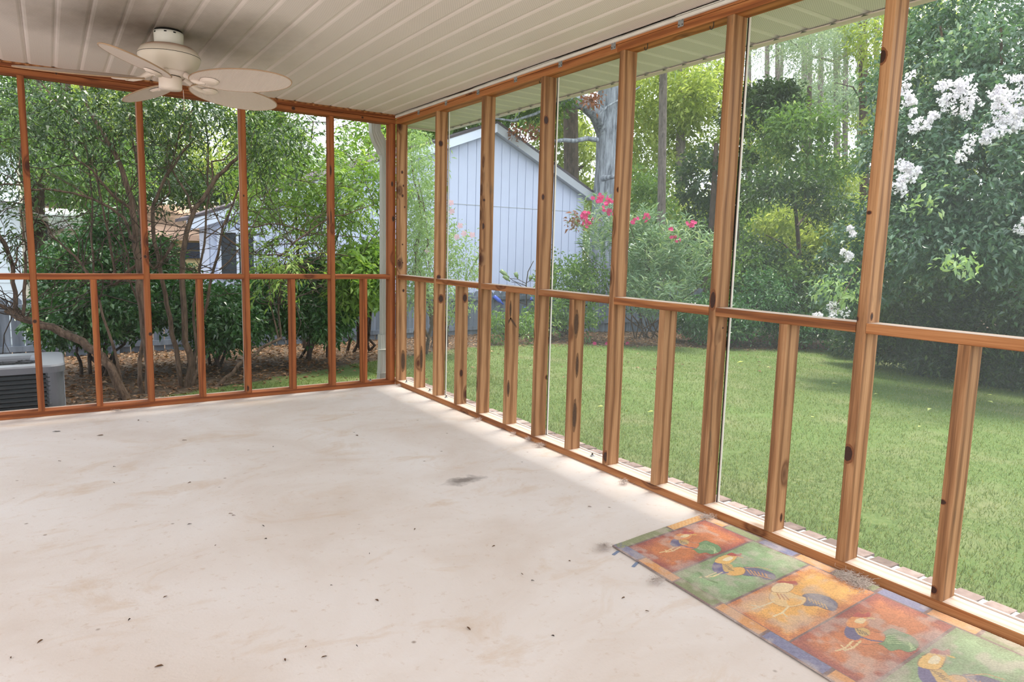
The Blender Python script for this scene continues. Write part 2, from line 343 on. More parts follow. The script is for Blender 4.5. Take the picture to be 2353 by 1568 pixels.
WT = .038
right = [('s', -.372), ('F', -.712), ('s', -1.061), ('F', -1.387), ('s', -1.737), ('F', -2.066), ('s', -2.409), ('F', -2.747), ('s', -3.117), ('F', -3.423), ('s', -3.791), ('F', -4.116), ('s', -4.467), ('F', -4.812), ('s', -5.155), ('F', -5.50), ('s', -5.84), ('F', -6.18)]
LB_F = {'F0': ''}
full_notes = ['smooth pine stud, full height, first one out from the corner post on the lawn side', 'full-height pine stud, second out from the corner on the lawn side, before the shed gable',
  'full-height pine stud with dark bent knot, third out from the corner on the lawn side', 'full-height pine stud in front of the big grey tree trunk, lawn side',
  'full-height pine stud with burnt-looking black knot where the rail meets it, lawn side', 'widest-looking full-height pine stud, by the white-flowering tree, lawn side',
  'full-height pine stud beyond the right edge of the view', 'full-height pine stud two bays beyond the right edge of the view', 'last full-height pine stud of the lawn side']
short_notes = ['short pine stud below the rail, nearest the corner on the lawn side', 'short pine stud with black knot near its top, second from the lawn-side corner',
  'short pine stud with a sooty forked stain, third from the lawn-side corner', 'short pine stud with a grey mouldy upper half, fourth from the lawn-side corner',
  'short pine stud in front of the far lawn, fifth from the lawn-side corner', 'short pine stud standing beside the top corner of the rooster rug, lawn side',
  'short pine stud with two round black knots at the far right, lawn side', 'short pine stud beyond the right edge of the view', 'last short pine stud of the lawn side']
fi = si = 0; FULL = []; SHORT = []; GST = []; CORNER = []
for kd, yf in right:
    y = yf-WT
    if kd == 'F':
        FULL.append((lumber('stud', H_T-.038, .089, WT, M['wood'], (0, y, .038), (0, 0, 0), full_notes[fi], 'stud', 'full-height studs of the lawn side'), y)); fi += 1
    else:
        SHORT.append((lumber('short_stud', H_R-.076, .089, WT, M['wood'], (0, y, .038), (0, 0, 0), short_notes[si], 'stud', 'short studs of the lawn side'), y)); si += 1
CORNER.append((lumber('stud', H_T-.038, .089, WT, M['wood'], (0, -.040, .038), (0, 0, 0), 'corner stud of the lawn side, peppered with small knots, joined to the orange corner stud', 'stud'), -.040))
CORNER.append(lumber('stud', H_T-.038, .050, .089, M['wood_warm'], (-.051, 0, .038), (0, 0, 0), 'orange-brown corner stud at the end of the shrub side, beside the white downpipe', 'stud'))
back = [('h', -.294), ('G', -.570), ('h', -.897), ('G', -1.245), ('h', -1.576), ('G', -1.924), ('h', -2.249), ('G', -2.589), ('h', -2.92), ('G', -3.26), ('h', -3.6), ('G', -3.94)]
gn = ['orange-brown full-height stud nearest the corner on the shrub side', 'orange-brown full-height stud, second from the corner, below the fan blade tip', 'orange-brown full-height stud below the fan hub, third from the corner on the shrub side',
  'orange-brown full-height stud in front of the air conditioner, leftmost in view', 'orange-brown full-height stud beyond the left edge of the view', 'orange-brown full-height stud at the far end of the shrub side']
hn = ['orange-brown short stud beside the downpipe, nearest the corner on the shrub side', 'orange-brown short stud second from the corner on the shrub side', 'orange-brown short stud in front of the cluster of bare stems',
  'orange-brown short stud just right of the air conditioner', 'orange-brown short stud in front of the air conditioner, beyond the left edge', 'orange-brown short stud at the far end of the shrub side']
gi = hi = 0
for kd, x in back:
    if kd == 'G':
        GST.append(lumber('stud', H_T-.038, WT, .089, M['wood_warm'], (x, 0, .038), (0, 0, 0), gn[gi], 'stud', 'full-height studs of the shrub side')); gi += 1
    else:
        lumber('short_stud', H_R-.076, WT, .089, M['wood_warm'], (x, 0, .038), (0, 0, 0), hn[hi], 'stud', 'short studs of the shrub side'); hi += 1
# rails between the full studs : horizontal, local Z -> world -Y (right) or world -X (back)
RY_ = (R(90), 0, 0)        # local Z -> -Y, local Y -> +Z
fulls = [-.040] + [y-WT for kd, y in right if kd == 'F']       # near faces
rn = ['short pine rail block between the corner and the first stud, lawn side', 'pine rail block in front of the rose-of-Sharon bush, second bay of the lawn side', 'pine rail block below the shed gable, third bay of the lawn side', 'pine rail block in front of the grey tree trunk, fourth bay of the lawn side',
  'pine rail block in front of the oleander, fifth bay of the lawn side', 'pine rail block in front of the deep lawn and woods, sixth lawn-side bay', 'long pine rail block running out of the right edge of the picture', 'pine rail block beyond the right edge of the view', 'last pine rail block of the lawn side']
for i in range(len(fulls)-1):
    y0 = fulls[i]-.0006; y1 = fulls[i+1]+WT+.0006
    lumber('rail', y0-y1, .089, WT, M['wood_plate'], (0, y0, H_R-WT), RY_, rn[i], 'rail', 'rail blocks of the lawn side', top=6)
RX_ = (R(90), 0, R(-90))    # local Z -> -X ; local X -> -Y... 
xs_ = [-.051] + [x for kd, x in back if kd == 'G']
bn = ['orange-brown rail block between the downpipe corner and the nearest stud', 'orange-brown rail block over the short stud below the shed wall, shrub side', 'orange-brown rail block below the fan blade tip, shrub side', 'orange-brown rail block crossing the cluster of bare stems, shrub side', 'orange-brown rail block left of the air conditioner stud', 'orange-brown rail block beyond the left edge of the view', 'last orange-brown rail block of the shrub side']
def lumber_x(name, xa, xb, z, w, mat, label, cat, group=None, y0=0.0, d=.089):
    return lumber(name, xa-xb, w, d, mat, (xa, y0, z), (0, R(-90), 0), label, cat, group)
for i in range(len(xs_)-1):
    lumber_x('rail', xs_[i]-.0006, xs_[i+1]+WT+.0006, H_R-WT, WT, M['wood_warm'], bn[i], 'rail', 'rail blocks of the shrub side')
# plates
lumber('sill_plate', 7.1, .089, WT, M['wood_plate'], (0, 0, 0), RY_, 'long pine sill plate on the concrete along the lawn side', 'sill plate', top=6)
lumber_x('sill_plate', -.0006, -5.5, 0, WT, M['wood_warm'], 'orange-brown sill plate on the concrete along the shrub side', 'sill plate')
yj = [0, -2.728, -5.3, -7.2]
tl = ['lower beam board over the far half of the lawn side, with two screw hooks', 'lower beam board over the near half of the lawn side', 'lower beam board beyond the right edge of the view']
for i in range(3):
    lumber('beam_board', yj[i]-yj[i+1]-.001, .089, WT, M['wood_top'], (0, yj[i], H_T), RY_, tl[i], 'beam', None)
lumber('beam_board', 7.2, .089, WT-.002, M['wood_top'], (.0, 0, H_T+WT+.002), RY_, 'upper beam board along the lawn side, tucked against the white edge channel', 'beam')
BEAMB = lumber_x('beam_board', -.0006, -5.5, H_T, WT, M['wood_warm'], 'lower beam board over the shrub side, orange-brown with dark knots', 'beam')
lumber_x('beam_board', -.0006, -5.5, H_T+WT+.002, WT-.002, M['wood_warm'], 'upper beam board over the shrub side, touching the ceiling', 'beam')
# strap plates on the beam seam, screw hooks, anchor bolts
SPy = [-3.158, -2.698, -2.251, -1.794, -1.340, -.881, -.428]
spn = ['nearest the camera', 'second from the camera', 'third from the camera', 'fourth from the camera', 'fifth from the camera', 'sixth from the camera', 'nearest the corner']
for i, y in enumerate(SPy):
    t = thing('mending_plate', 'small galvanised mending plate on the lawn-side beam seam, '+spn[i], 'metal plate', (-.0002, y, 2.232), (0, 0, R(0)), 'mending plates on the lawn-side beam')
    mb = MB(); mb.box((-.0016, -.017, 0), (0, .017, .040)); mb.build('plate', M['steel'], t)
    for a in (-.010, .010):
        for b in (.009, .031):
            mb = MB(); mb.lathe([(0, 0), (.0032, 0), (.0024, .0016), (0, .0018)], n=10, M=Matrix.Translation((-.0016, a, b)) @ Matrix.Rotation(R(-90), 4, 'Y')); mb.build('screw', M['iron'], t)
for i, (y, z) in enumerate([(-3.341, 2.212), (-2.934, 2.212), (-2.052, 2.212)]):
    pts = [(0, 0, .004), (0, 0, -.016)] + [(.0, .010-.010*math.cos(a), -.018-.011*math.sin(a)) for a in np.linspace(0, math.pi*1.15, 9)]
    mb = MB(); mb.tube(pts, .0021, 7); o = mb.build('screw_hook', M['iron'], None, (.012, y, z))
    tag(o, 'dark screw hook under the lawn-side beam, '+['nearest the camera', 'middle one of three', 'farthest of three, beside a stud'][i], 'hook', 'screw hooks under the beam')
for i, (x, y) in enumerate([(.040, -.147), (.050, -.567), (.050, -.85), (.046, -2.612), (-.21, .050)]):
    t = thing('anchor_bolt', 'rusty anchor bolt in the sill plate, '+['beside the lawn-side corner stud', 'between the first short and full lawn-side studs', 'just past the first full lawn-side stud', 'halfway along the lawn side', 'beside the downpipe, shrub side', 'near the rooster rug'][i], 'bolt', (x, y, .038), (0, 0, .4*i), 'anchor bolts in the sill plates')
    MB().lathe([(0, 0), (.014, 0), (.014, .002), (.004, .0024)], n=18).build('washer', M['steel'], t)
    MB().prism([(.0085*math.cos(R(60*q)), .0085*math.sin(R(60*q))) for q in range(6)], .002, .010).build('nut', M['steel'], t)
    MB().lathe([(.0048, .002), (.0048, .017), (.003, .019), (0, .019)], n=12).build('bolt_shank', M['iron'], t)
# insect screens : one panel per two bays, with black spline and white strip at each seam
k = N('insect_screen_mesh'); k.set(k.b, 'Base Color', srgb(176, 182, 184)); k.set(k.b, 'Roughness', .6)
trn = k.n('BsdfTransparent'); df = k.n('BsdfTranslucent', i_Color=srgb(196, 204, 210)); a_ = k.n('MixShader', i_0=.5, i_1=k.b.outputs[0], i_2=df.outputs[0])
mx = k.n('MixShader', i_0=.11, i_1=trn.outputs[0], i_2=a_.outputs[0]); k.t.links.new(mx.outputs[0], k.out.inputs[0]); M['screen'] = k.m
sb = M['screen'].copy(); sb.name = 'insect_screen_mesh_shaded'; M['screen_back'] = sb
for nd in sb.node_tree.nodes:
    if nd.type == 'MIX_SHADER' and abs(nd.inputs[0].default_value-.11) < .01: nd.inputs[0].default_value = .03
seams = [-.02] + [y-WT for (kd, y) in right if kd == 'F'][0::2]
seams = [-.02, -.750, -2.104, -3.461, -4.850, -6.218]
sl = ['narrow insect screen beside the corner on the lawn side', 'insect screen in front of the shed gable', 'insect screen in front of the tree trunk and oleander', 'insect screen in front of the deep lawn', 'insect screen at the right edge, in front of the white-flowering tree']
for i in range(5):
    y0, y1 = seams[i], seams[i+1]
    t = thing('insect_screen', sl[i], 'screen', (.0925, y0, 0), (0, 0, 0), 'insect screens of the lawn side')
    mb = MB(); L_ = y0-y1-.012; mb.add([(0, -.012, .036), (0, -L_, .036), (0, -L_, H_T+.01), (0, -.012, H_T+.01)], [(0, 1, 2, 3)]); mb.build('mesh', M['screen'], t)
    if i: MB().box((-.002, -.0062, .036), (.004, -.0006, H_T+.01)).build('spline', M['black'], t); MB().box((-.001, -.0122, .036), (.006, -.0064, H_T+.01)).build('edge_strip', M['white'], t)
    MB().box((-.0015, -L_, .0305), (.006, -.012, .043)).build('bottom_strip', M['white'], t)
xb = [-.01, -1.245, -2.589, -3.94]
for i in range(3):
    t = thing('insect_screen', ['insect screen of the shrub side nearest the corner', 'insect screen of the shrub side behind the fan', 'insect screen of the shrub side in front of the air conditioner'][i], 'screen', (xb[i], .0925, 0), (0, 0, 0), 'insect screens of the shrub side')
    w_ = xb[i]-xb[i+1]-.004
    mb = MB(); mb.add([(0, 0, .036), (-w_, 0, .036), (-w_, 0, H_T+.01), (0, 0, H_T+.01)], [(0, 1, 2, 3)]); mb.build('mesh', M['screen_back'], t)
    MB().box((-w_, -.0015, .0305), (0, .005, .042)).build('bottom_strip', M['offwhite'], t)
    MB().box((-w_-.004, -.002, .042), (-w_, .004, H_T)).build('edge_strip', M['white'], t)
# brick ledge outside the lawn side
k = N('ledge_brick'); v = k.obj(); at = k.n('Attribute', attribute_name='tint').outputs['Fac']
col = k.ramp(k.math('ADD', k.math('MULTIPLY', k.noise(v, 24, 5, .65), .6), k.math('MULTIPLY', at, .4)), [(.3, srgb(104, 88, 82)), (.5, srgb(136, 118, 112)), (.72, srgb(164, 148, 142))])
k.bump(k.noise(v, 50, 5, .7), .5, .006); M['brick'] = k.fin(col, .85, .2)
M['mortar'] = plain('mortar', srgb(206, 200, 194), .9, .1)
rng = np.random.default_rng(5)
Vb, Fb, Tb = [], [], []
y = .30
while y > -7.2:
    L_ = .092; jx = rng.normal(0, .002, 8); x1 = .296+rng.normal(0, .004)
    c = np.array([(.10, y-L_, -.18), (x1, y-L_, -.18), (x1, y, -.18), (.10, y, -.18), (.10, y-L_+.004, .002), (x1-.006, y-L_+.005, -.012), (x1-.006, y-.004, -.012), (.10, y-.004, .002)])
    c[:, 2] += rng.normal(0, .0015); o_ = len(Vb)*8
    Vb.append(c); Fb += [[o_+a for a in f] for f in ((4, 5, 6, 7), (0, 1, 5, 4), (1, 2, 6, 5), (2, 3, 7, 6), (3, 0, 4, 7))]; Tb += [rng.random()]*8
    y -= L_+.011
bt = thing('brick_ledge', 'row of weathered pinkish bricks edging the slab along the lawn', 'brick ledge', (0, 0, 0))
npmesh('brick_course', np.concatenate(Vb), np.array(Fb), M['brick'], bt, tint=np.array(Tb))
MB().box((.095, -7.2, -.2), (.272, .30, -.016)).build('mortar', M['mortar'], bt)
# downpipe outside the corner, with the gutter elbow above
t = thing('downpipe', 'white corrugated downpipe standing outside the corner', 'downpipe', (-.02, .2, -.2))
def rect_tube(mb, path, w, d, rib=.004, nr=4):
    prof = []
    for s_, a, b in ((0, (-1, -1), (1, -1)), (1, (1, -1), (1, 1)), (2, (1, 1), (-1, 1)), (3, (-1, 1), (-1, -1))):
        for q in range(nr*2):
            f = q/(nr*2.0); px = a[0]+(b[0]-a[0])*f; py = a[1]+(b[1]-a[1])*f; rr = 1-(rib*2/w if q % 2 else 0)
            prof.append((px*w/2*rr, py*d/2*rr))
    n = len(prof); vs = []
    for (x, y, z, lean) in path: vs += [(x+px, y+py*1.0, z+lean*px) for px, py in prof]
    mb.add(vs, [(i*n+q, i*n+(q+1) % n, (i+1)*n+(q+1) % n, (i+1)*n+q) for i in range(len(path)-1) for q in range(n)], False)
mb = MB(); rect_tube(mb, [(0, 0, .42, 0), (0, 0, 2.14, 0), (-.004, 0, 2.20, .1)], .062, .055); mb.build('pipe', M['pipe'], t)
mb = MB(); rect_tube(mb, [(-.004, 0, 2.19, .2), (-.02, 0, 2.24, .7), (-.06, 0, 2.31, .7), (-.085, 0, 2.36, .2), (-.088, 0, 2.45, 0)], .082, .07); mb.build('upper_elbow', M['pipe'], t)
mb = MB(); rect_tube(mb, [(0, 0, .62, 0), (-.002, -.01, .50, 0), (-.016, -.03, .34, .1), (-.034, -.05, .20, .1), (-.036, -.055, -.0, 0)], .088, .07, .003); mb.build('lower_elbow', M['pipe'], t)
for z, w_ in ((.28, .094), (.22, .096), (.49, .09)): MB().box((-w_/2-.03, -.085, z), (w_/2-.03, -.01, z+.004)).build('crimp_band', M['pipe'], t)
# ------------------------------------------------------------------ the larger knots and stains, grown into the face of their own board
M['knot'] = plain('knot_heart', srgb(58, 32, 22), .5, .3, var=.35, sc=160); M['knot_ring'] = plain('knot_ring', srgb(122, 76, 46), .6, .3, var=.25, sc=120)
M['soot'] = plain('sooty_stain', srgb(84, 66, 54), .8, .1, var=.35, sc=90); M['soot_edge'] = plain('sooty_stain_edge', srgb(118, 88, 64), .8, .1, var=.3, sc=90); M['resin'] = plain('resin_streak', srgb(168, 92, 48), .5, .3, var=.2, sc=60)
rk = random.Random(7)
def add_knot(o, px, py, rw, rh, axis='x', plane=0.0, mats=('knot_ring', 'knot'), lean=0.0):
    p = P(px, py, X=plane) if axis == 'x' else P(px, py, Y=plane)
    D = float((p-CAM)@_f); a = rw*D/FOC; b = rh*D/FOC
    if axis == 'x': a *= 1.7
    inv = Matrix.LocRotScale(o.location, o.rotation_euler, None).inverted(); me = o.data
    idx = []
    for mname in mats:
        if M[mname].name not in [m.name for m in me.materials]: me.materials.append(M[mname])
        idx.append([m.name for m in me.materials].index(M[mname].name))
    bb = [Vector(c) for c in o.bound_box] if False else [v_.co for v_ in me.vertices]
    lo_ = [min(v_[c] for v_ in bb)+.0012 for c in range(2)]; hi_ = [max(v_[c] for v_ in bb)-.0012 for c in range(2)]; flat = o.rotation_euler.y == 0
    bm = bmesh.new(); bm.from_mesh(me)
    for q, (sc_, of) in enumerate(((1.0, .0002), (.72, .0004))):
        ring = []; n = 28
        for i in range(n):
            t = 2*math.pi*i/n; r = sc_*(1+rk.uniform(-.05, .05)); u = a*r*math.cos(t)+lean*b*r*math.sin(t); w = b*r*math.sin(t)
            v = Vector((p[0]-of, p[1]-u, p[2]+w)) if axis == 'x' else Vector((p[0]+u, p[1]-of, p[2]+w))
            v = inv @ v
            if flat:
                c = 1 if axis == 'x' else 0; v[c] = min(hi_[c], max(lo_[c], v[c]))
            ring.append(bm.verts.new(v))
        f = bm.faces.new(ring); f.material_index = idx[min(q, len(idx)-1)]
    bm.to_mesh(me); bm.free()
def fstud(i): return FULL[i]
for (i, x, y, w, h, ax) in [(0, 1013, 330, 6, 8, 'y'), (0, 1013, 687, 8, 11, 'y'), (0, 1008, 637, 6, 6, 'y'), (1, 1110, 520, 5, 9, 'y'), (1, 1112, 460, 4, 4, 'y'), (2, 1248, 453, 5, 8, 'y'), (2, 1255, 276, 8, 12, 'y'), (2, 1259, 867, 9, 7, 'y'), (3, 1421, 436, 4, 7, 'x'), (3, 1392, 1050, 7, 15, 'x'), (4, 1638, 690, 6, 26, 'x'), (4, 1661, 754, 3, 3, 'y'),
                           (5, 1948, 1043, 9, 24, 'x'), (5, 1997, 489, 4, 5, 'x'), (5, 2026, 130, 8, 20, 'x'), (5, 2003, 728, 6, 10, 'y'), (5, 1968, 733, 4, 8, 'x')]:
    o, yn = FULL[i]; add_knot(o, x, y, w, h, ax, 0.0 if ax == 'x' else yn)
for (i, x, y, w, h, ax) in [(1, 1068, 685, 7, 12, 'y'), (1, 1060, 858, 5, 11, 'y'), (6, 2166, 1154, 6, 7, 'x'), (6, 2145, 1356, 6, 11, 'x'), (4, 1506, 845, 3, 6, 'x'), (5, 1795, 1190, 5, 12, 'y')]:
    o, yn = SHORT[i]; add_knot(o, x, y, w, h, ax, 0.0 if ax == 'x' else yn)
o, yn = SHORT[2]
for (x, y, w, h, l) in [(1173, 712, 3, 22, 0), (1180, 742, 4, 12, -.7), (1167, 742, 4, 12, .7), (1168, 893, 4, 20, 0)]: add_knot(o, x, y, w, h, 'y', yn, ('soot_edge', 'soot'), l)
o, yn = SHORT[3]
for (x, y, w, h) in [(1324, 745, 8, 34), (1326, 840, 5, 30), (1320, 955, 7, 40)]: add_knot(o, x, y, w, h, 'y', yn, ('soot_edge', 'soot'))
o, yn = SHORT[0]; add_knot(o, 968, 825, 4, 30, 'y', yn, ('soot_edge', 'soot'))
o, yn = CORNER[0]
for (x, y, w, h) in [(924, 396, 3, 4), (927, 427, 2, 3), (925, 450, 3, 4), (930, 476, 2, 3), (925, 562, 2, 2), (925, 604, 2, 2), (916, 599, 3, 2), (927, 668, 3, 4)]: add_knot(o, x, y, w, h, 'y', yn)
add_knot(o, 926, 830, 6, 26, 'y', yn, ('soot_edge', 'soot'))
o = CORNER[1]
for (x, y, w, h) in [(901, 423, 3, 7), (904, 503, 4, 8)]: add_knot(o, x, y, w, h, 'y', 0.0)
for (i, x, y, w, h) in [(0, 758, 392, 5, 15), (0, 759, 500, 4, 22), (1, 560, 450, 2, 3), (1, 569, 893, 4, 8), (2, 334, 590, 4, 5), (2, 346, 768, 5, 5), (3, 80, 739, 5, 5)]: add_knot(GST[i], x, y, w, h, 'y', 0.0)
for (x, y, w, h) in [(242, 172, 5, 4), (674, 249, 5, 5), (833, 270, 3, 3), (129, 168, 3, 4)]: add_knot(BEAMB, x, y, w, h, 'y', 0.0)
# ------------------------------------------------------------------ ceiling fan
FX, FY = -1.896, -1.357
fan = thing('ceiling_fan', 'white five-blade ceiling fan with woven palm-leaf blades hanging from the soffit ceiling', 'ceiling fan', (FX, FY, 2.0))
def Z(z): return z-2.0
MB().lathe([(0, Z(2.284)), (.066, Z(2.284)), (.066, Z(2.268))], n=40).build('mounting_ring', M['dark'], fan)
MB().lathe([(.0, Z(2.274)), (.071, Z(2.274)), (.0715, Z(2.262)), (.069, Z(2.212)), (.064, Z(2.205)), (.05, Z(2.203))], n=44).build('canopy', M['white'], fan)
for a in (200, 250, 285): MB().box((-.003, -.006, 0), (.002, .006, .006), Matrix.Rotation(R(a), 4, 'Z') @ Matrix.Translation((.0712, 0, Z(2.262)))).build('vent_slot', M['dark'], fan)
k = N('enamel_with_rust_edge'); z_ = k.n('SeparateXYZ', i_0=k.obj()).outputs[2]
col = k.mix(k.n('MapRange', i_0=z_, i_1=Z(2.178), i_2=Z(2.196), i_3=0.0, i_4=.75).outputs[0], srgb(224, 210, 194), srgb(178, 122, 88)); M['motor'] = k.fin(col, .35, .5)
mo = MB().lathe([(.0, Z(2.208)), (.060, Z(2.212)), (.085, Z(2.208)), (.115, Z(2.200)), (.136, Z(2.186)), (.149, Z(2.164)), (.151, Z(2.158)), (.151, Z(2.150)), (.148, Z(2.138)), (.138, Z(2.114)), (.120, Z(2.096)), (.096, Z(2.082)), (.085, Z(2.076)), (.0, Z(2.080))], n=64).build('motor_housing', M['motor'], fan)
MB().lathe([(.1513, Z(2.1562)), (.1522, Z(2.1548)), (.1513, Z(2.1535))], n=64).build('seam', M['iron'], mo)
MB().lathe([(.0, Z(2.080)), (.084, Z(2.080)), (.086, Z(2.068)), (.068, Z(2.056)), (.0, Z(2.056))], n=40).build('flywheel', M['offwhite'], fan)
MB().lathe([(.0, Z(2.058)), (.052, Z(2.058)), (.052, Z(2.050))], n=36).build('hub_gap', M['dark'], fan)
MB().lathe([(.0, Z(2.052)), (.054, Z(2.052)), (.056, Z(2.046)), (.056, Z(1.996)), (.052, Z(1.988)), (.0, Z(1.984))], n=44).build('switch_housing', M['offwhite'], fan)
mb = MB(); mb.tube([(.056, -.03, Z(1.99)), (.058, -.03, Z(1.95)), (.058, -.031, Z(1.90))], .0012, 6); mb.lathe([(0, 0), (.003, .002), (.0035, .010), (.002, .016), (0, .017)], (.058, -.031, Z(1.885)), 10); mb.build('pull_chain', M['offwhite'], fan)
# woven blade : leaf outline, basket-weave relief
k = N('woven_blade'); v = k.obj(); s_ = k.n('SeparateXYZ', i_0=v)
wa = k.math('SINE', k.math('MULTIPLY', s_.outputs[0], 2*math.pi/.0085)); wb = k.math('SINE', k.math('MULTIPLY', s_.outputs[1], 2*math.pi/.0085)); wv = k.math('MULTIPLY', wa, wb)
col = k.mix(k.math('ADD', k.math('MULTIPLY', wv, .5), .5), srgb(196, 180, 168), srgb(230, 216, 206)); k.bump(wv, .5, .002); M['blade'] = k.fin(col, .55, .3)
M['blade_edge'] = plain('blade_rim', srgb(170, 140, 112), .6, .3)
r0, r1, hw = .120, .692, .118
def halfw(t): t = min(1, max(0, t)); return hw*math.sqrt(max(0, 1-(2*t-1)**2))*(1+.08*(t-.5))
def blade_mesh():
    mb = MB(); n = 34; m = 8; th = .0045; vs = []; 
    for i in range(n+1):
        t = i/n; x = r0+(r1-r0)*(.5-.5*math.cos(math.pi*t)); tt = (x-r0)/(r1-r0); w = halfw(tt)
        for j in range(m+1): y = -w+2*w*j/m; vs.append((x, y, -.010*(tt**2)+.004*(1-(y/hw)**2)))
    fs = [(i*(m+1)+j, (i+1)*(m+1)+j, (i+1)*(m+1)+j+1, i*(m+1)+j+1) for i in range(n) for j in range(m)]
    k_ = len(vs); vs2 = vs+[(x, y, z-th) for x, y, z in vs]; fs2 = fs+[tuple(k_+q for q in reversed(f)) for f in fs]
    ed = [i*(m+1) for i in range(n+1)]+[i*(m+1)+m for i in range(n, -1, -1)]
    fs2 += [(ed[i], ed[i+1], ed[i+1]+k_, ed[i]+k_) for i in range(len(ed)-1)]
    mb.add(vs2, fs2, False)
    rim = MB(); pe = [vs[q] for q in ed]; rim.tube([(p[0], p[1], p[2]-th/2) for p in pe], .0034, 6, False)
    return mb, rim
for q in range(5):
    a = .467+q*2*math.pi/5
    Mx = Matrix.Rotation(a, 4, 'Z') @ Matrix.Translation((0, 0, Z(2.030))) @ Matrix.Rotation(R(-15), 4, 'X')
    mb, rim = blade_mesh()
    b = mb.build('blade', M['blade'], fan); b.matrix_local = Mx
    rim.build('blade_rim', M['blade_edge'], b)
    md = MB(); Mt = Matrix.Translation((.232, 0, -.004)) @ Matrix.Scale(1.35, 4, (1, 0, 0)) 
    md.lathe([(0, -.012), (.026, -.012), (.030, -.010), (.031, -.007), (.036, -.006), (.038, -.003), (.038, 0)], n=30, M=Mt); md.build('medallion', M['offwhite'], b)
    ar = MB(); ar.tube([(.085, 0, .034), (.115, .0, .018), (.14, .0, .0), (.175, 0, -.009), (.21, 0, -.010)], [.016, .014, .012, .012, .010], 8); ar.build('blade_arm', M['offwhite'], b)
# ------------------------------------------------------------------ rooster rug : painted pile, 5 square panels in a patchwork border
du = .0026; RW, RL = .600, 1.46
ux = np.arange(0, RW+1e-6, du); vx = np.arange(0, RL+1e-6, du)         # u across (0 = beam side), v along
U, V = np.meshgrid(ux, vx, indexing='ij'); rng = np.random.default_rng(2)
def fnoise(shape, cell, seed):
    r = np.random.default_rng(seed); n = (int(shape[0]/cell)+3, int(shape[1]/cell)+3); g = r.random(n)
    a = np.arange(shape[0])/cell; b = np.arange(shape[1])/cell; i = a.astype(int); j = b.astype(int); fa = sstep(a-i)[:, None]; fb = sstep(b-j)[None, :]
    return g[i][:, j]*(1-fa)*(1-fb)+g[i+1][:, j]*fa*(1-fb)+g[i][:, j+1]*(1-fa)*fb+g[i+1][:, j+1]*fa*fb
col = np.zeros(U.shape+(3,)); cs = lambda *c: np.array(srgb(*c)[:3])
n1 = fnoise(U.shape, 14, 1); n2 = fnoise(U.shape, 5, 2); n3 = rng.random(U.shape)
mott = (n1*.5+n2*.3+n3*.35)
col[:] = cs(104, 74, 78)
def put(mask, c, a=1.0): col[mask] = col[mask]*(1-a)+np.asarray(c)*a
B0, PW = .058, .484; pitch = .2605; v0 = .058
GR, OR, BL, RD = (122, 140, 92), (226, 154, 80), (104, 118, 166), (176, 72, 56)
def rect(u0, u1, a, b): return (U > u0) & (U < u1) & (V > a) & (V < b)
bw = .05
seqR = [OR, GR, BL, OR, GR, BL, OR, GR, BL, RD]; seqL = [BL, OR, GR, OR, BL, OR, GR, BL, OR, GR]
cutR = [.03, .155, .33, .50, .66, .83, 1.0, 1.16, 1.33, 1.46]; cutL = [.0, .16, .36, .56, .76, .99, 1.16, 1.3, 1.46]
for i in range(len(cutR)-1): put(rect(.005, bw, cutR[i]+.006, cutR[i+1]-.006), cs(*seqR[i])*1.0)
for i in range(len(cutL)-1):
    put(rect(RW-bw, RW-.005, cutL[i]+.006, cutL[i+1]-.006), cs(*seqL[i]))
put(rect(.04, .26, .005, .048), cs(232, 166, 84)); chk = ((np.floor(U/.012)+np.floor(V/.012)) % 2 == 0); put(rect(.04, .26, .005, .048) & chk, cs(240, 196, 130), .7)
put(rect(.268, RW-.01, .005, .048), cs(128, 142, 96)); put(rect(.005, .034, .005, .05), cs(216, 150, 96))
bl = rect(RW-bw, RW-.005, 0, .16) | rect(RW-bw, RW-.005, .76, .99); put(bl & (((np.floor(U/.016)+np.floor(V/.016)) % 2) == 0), cs(76, 90, 148), .5)
pc = ['red', 'green', 'orange', 'red', 'green']
for i in range(5):
    a = v0+i*pitch; m = rect(B0, B0+PW+.004, a, a+pitch-.010)
    e = np.minimum(np.minimum(U-B0, B0+PW-U), np.minimum(V-a, a+pitch-.01-V)); e = np.clip(e/.06+(mott-.55)*.8, 0, 1)[..., None]
    if pc[i] == 'red': cc = cs(150, 32, 34)*(1-e)+cs(206, 112, 44)*e
    elif pc[i] == 'green': cc = cs(112, 146, 96)*(1-e)+cs(142, 182, 130)*e
    else: cc = cs(204, 110, 46)*(1-e)+cs(242, 178, 80)*e
    cc = cc*(.78+.44*mott[..., None]); col[m] = cc[m]
def poly(i, pts, c, a=1.0, edge=None):
    # panel frame : p = 0..1 along the rug's width from the beam side (the birds stand with heads towards the beam), q = 0..1 along the rug
    A = v0+i*pitch; pts = [(B0+PW*(1-y), A+(pitch-.01)*x) for x, y in pts] if False else [(B0+PW*x, A+(pitch-.01)*y) for x, y in pts]
    us = [p[0] for p in pts]; vs_ = [p[1] for p in pts]
    i0, i1 = max(0, int(min(us)/du)-2), int(max(us)/du)+3; j0, j1 = max(0, int(min(vs_)/du)-2), int(max(vs_)/du)+3
    sub = np.zeros(U.shape, bool); sub[i0:i1, j0:j1] = inpoly(U[i0:i1, j0:j1], V[i0:i1, j0:j1], pts)
    if edge is not None:
        d = np.full(U.shape, 9.0); d[i0:i1, j0:j1] = segdist(U[i0:i1, j0:j1], V[i0:i1, j0:j1], pts); put(d < .0024, cs(*edge), .8)
    put(sub, cs(*c), a)
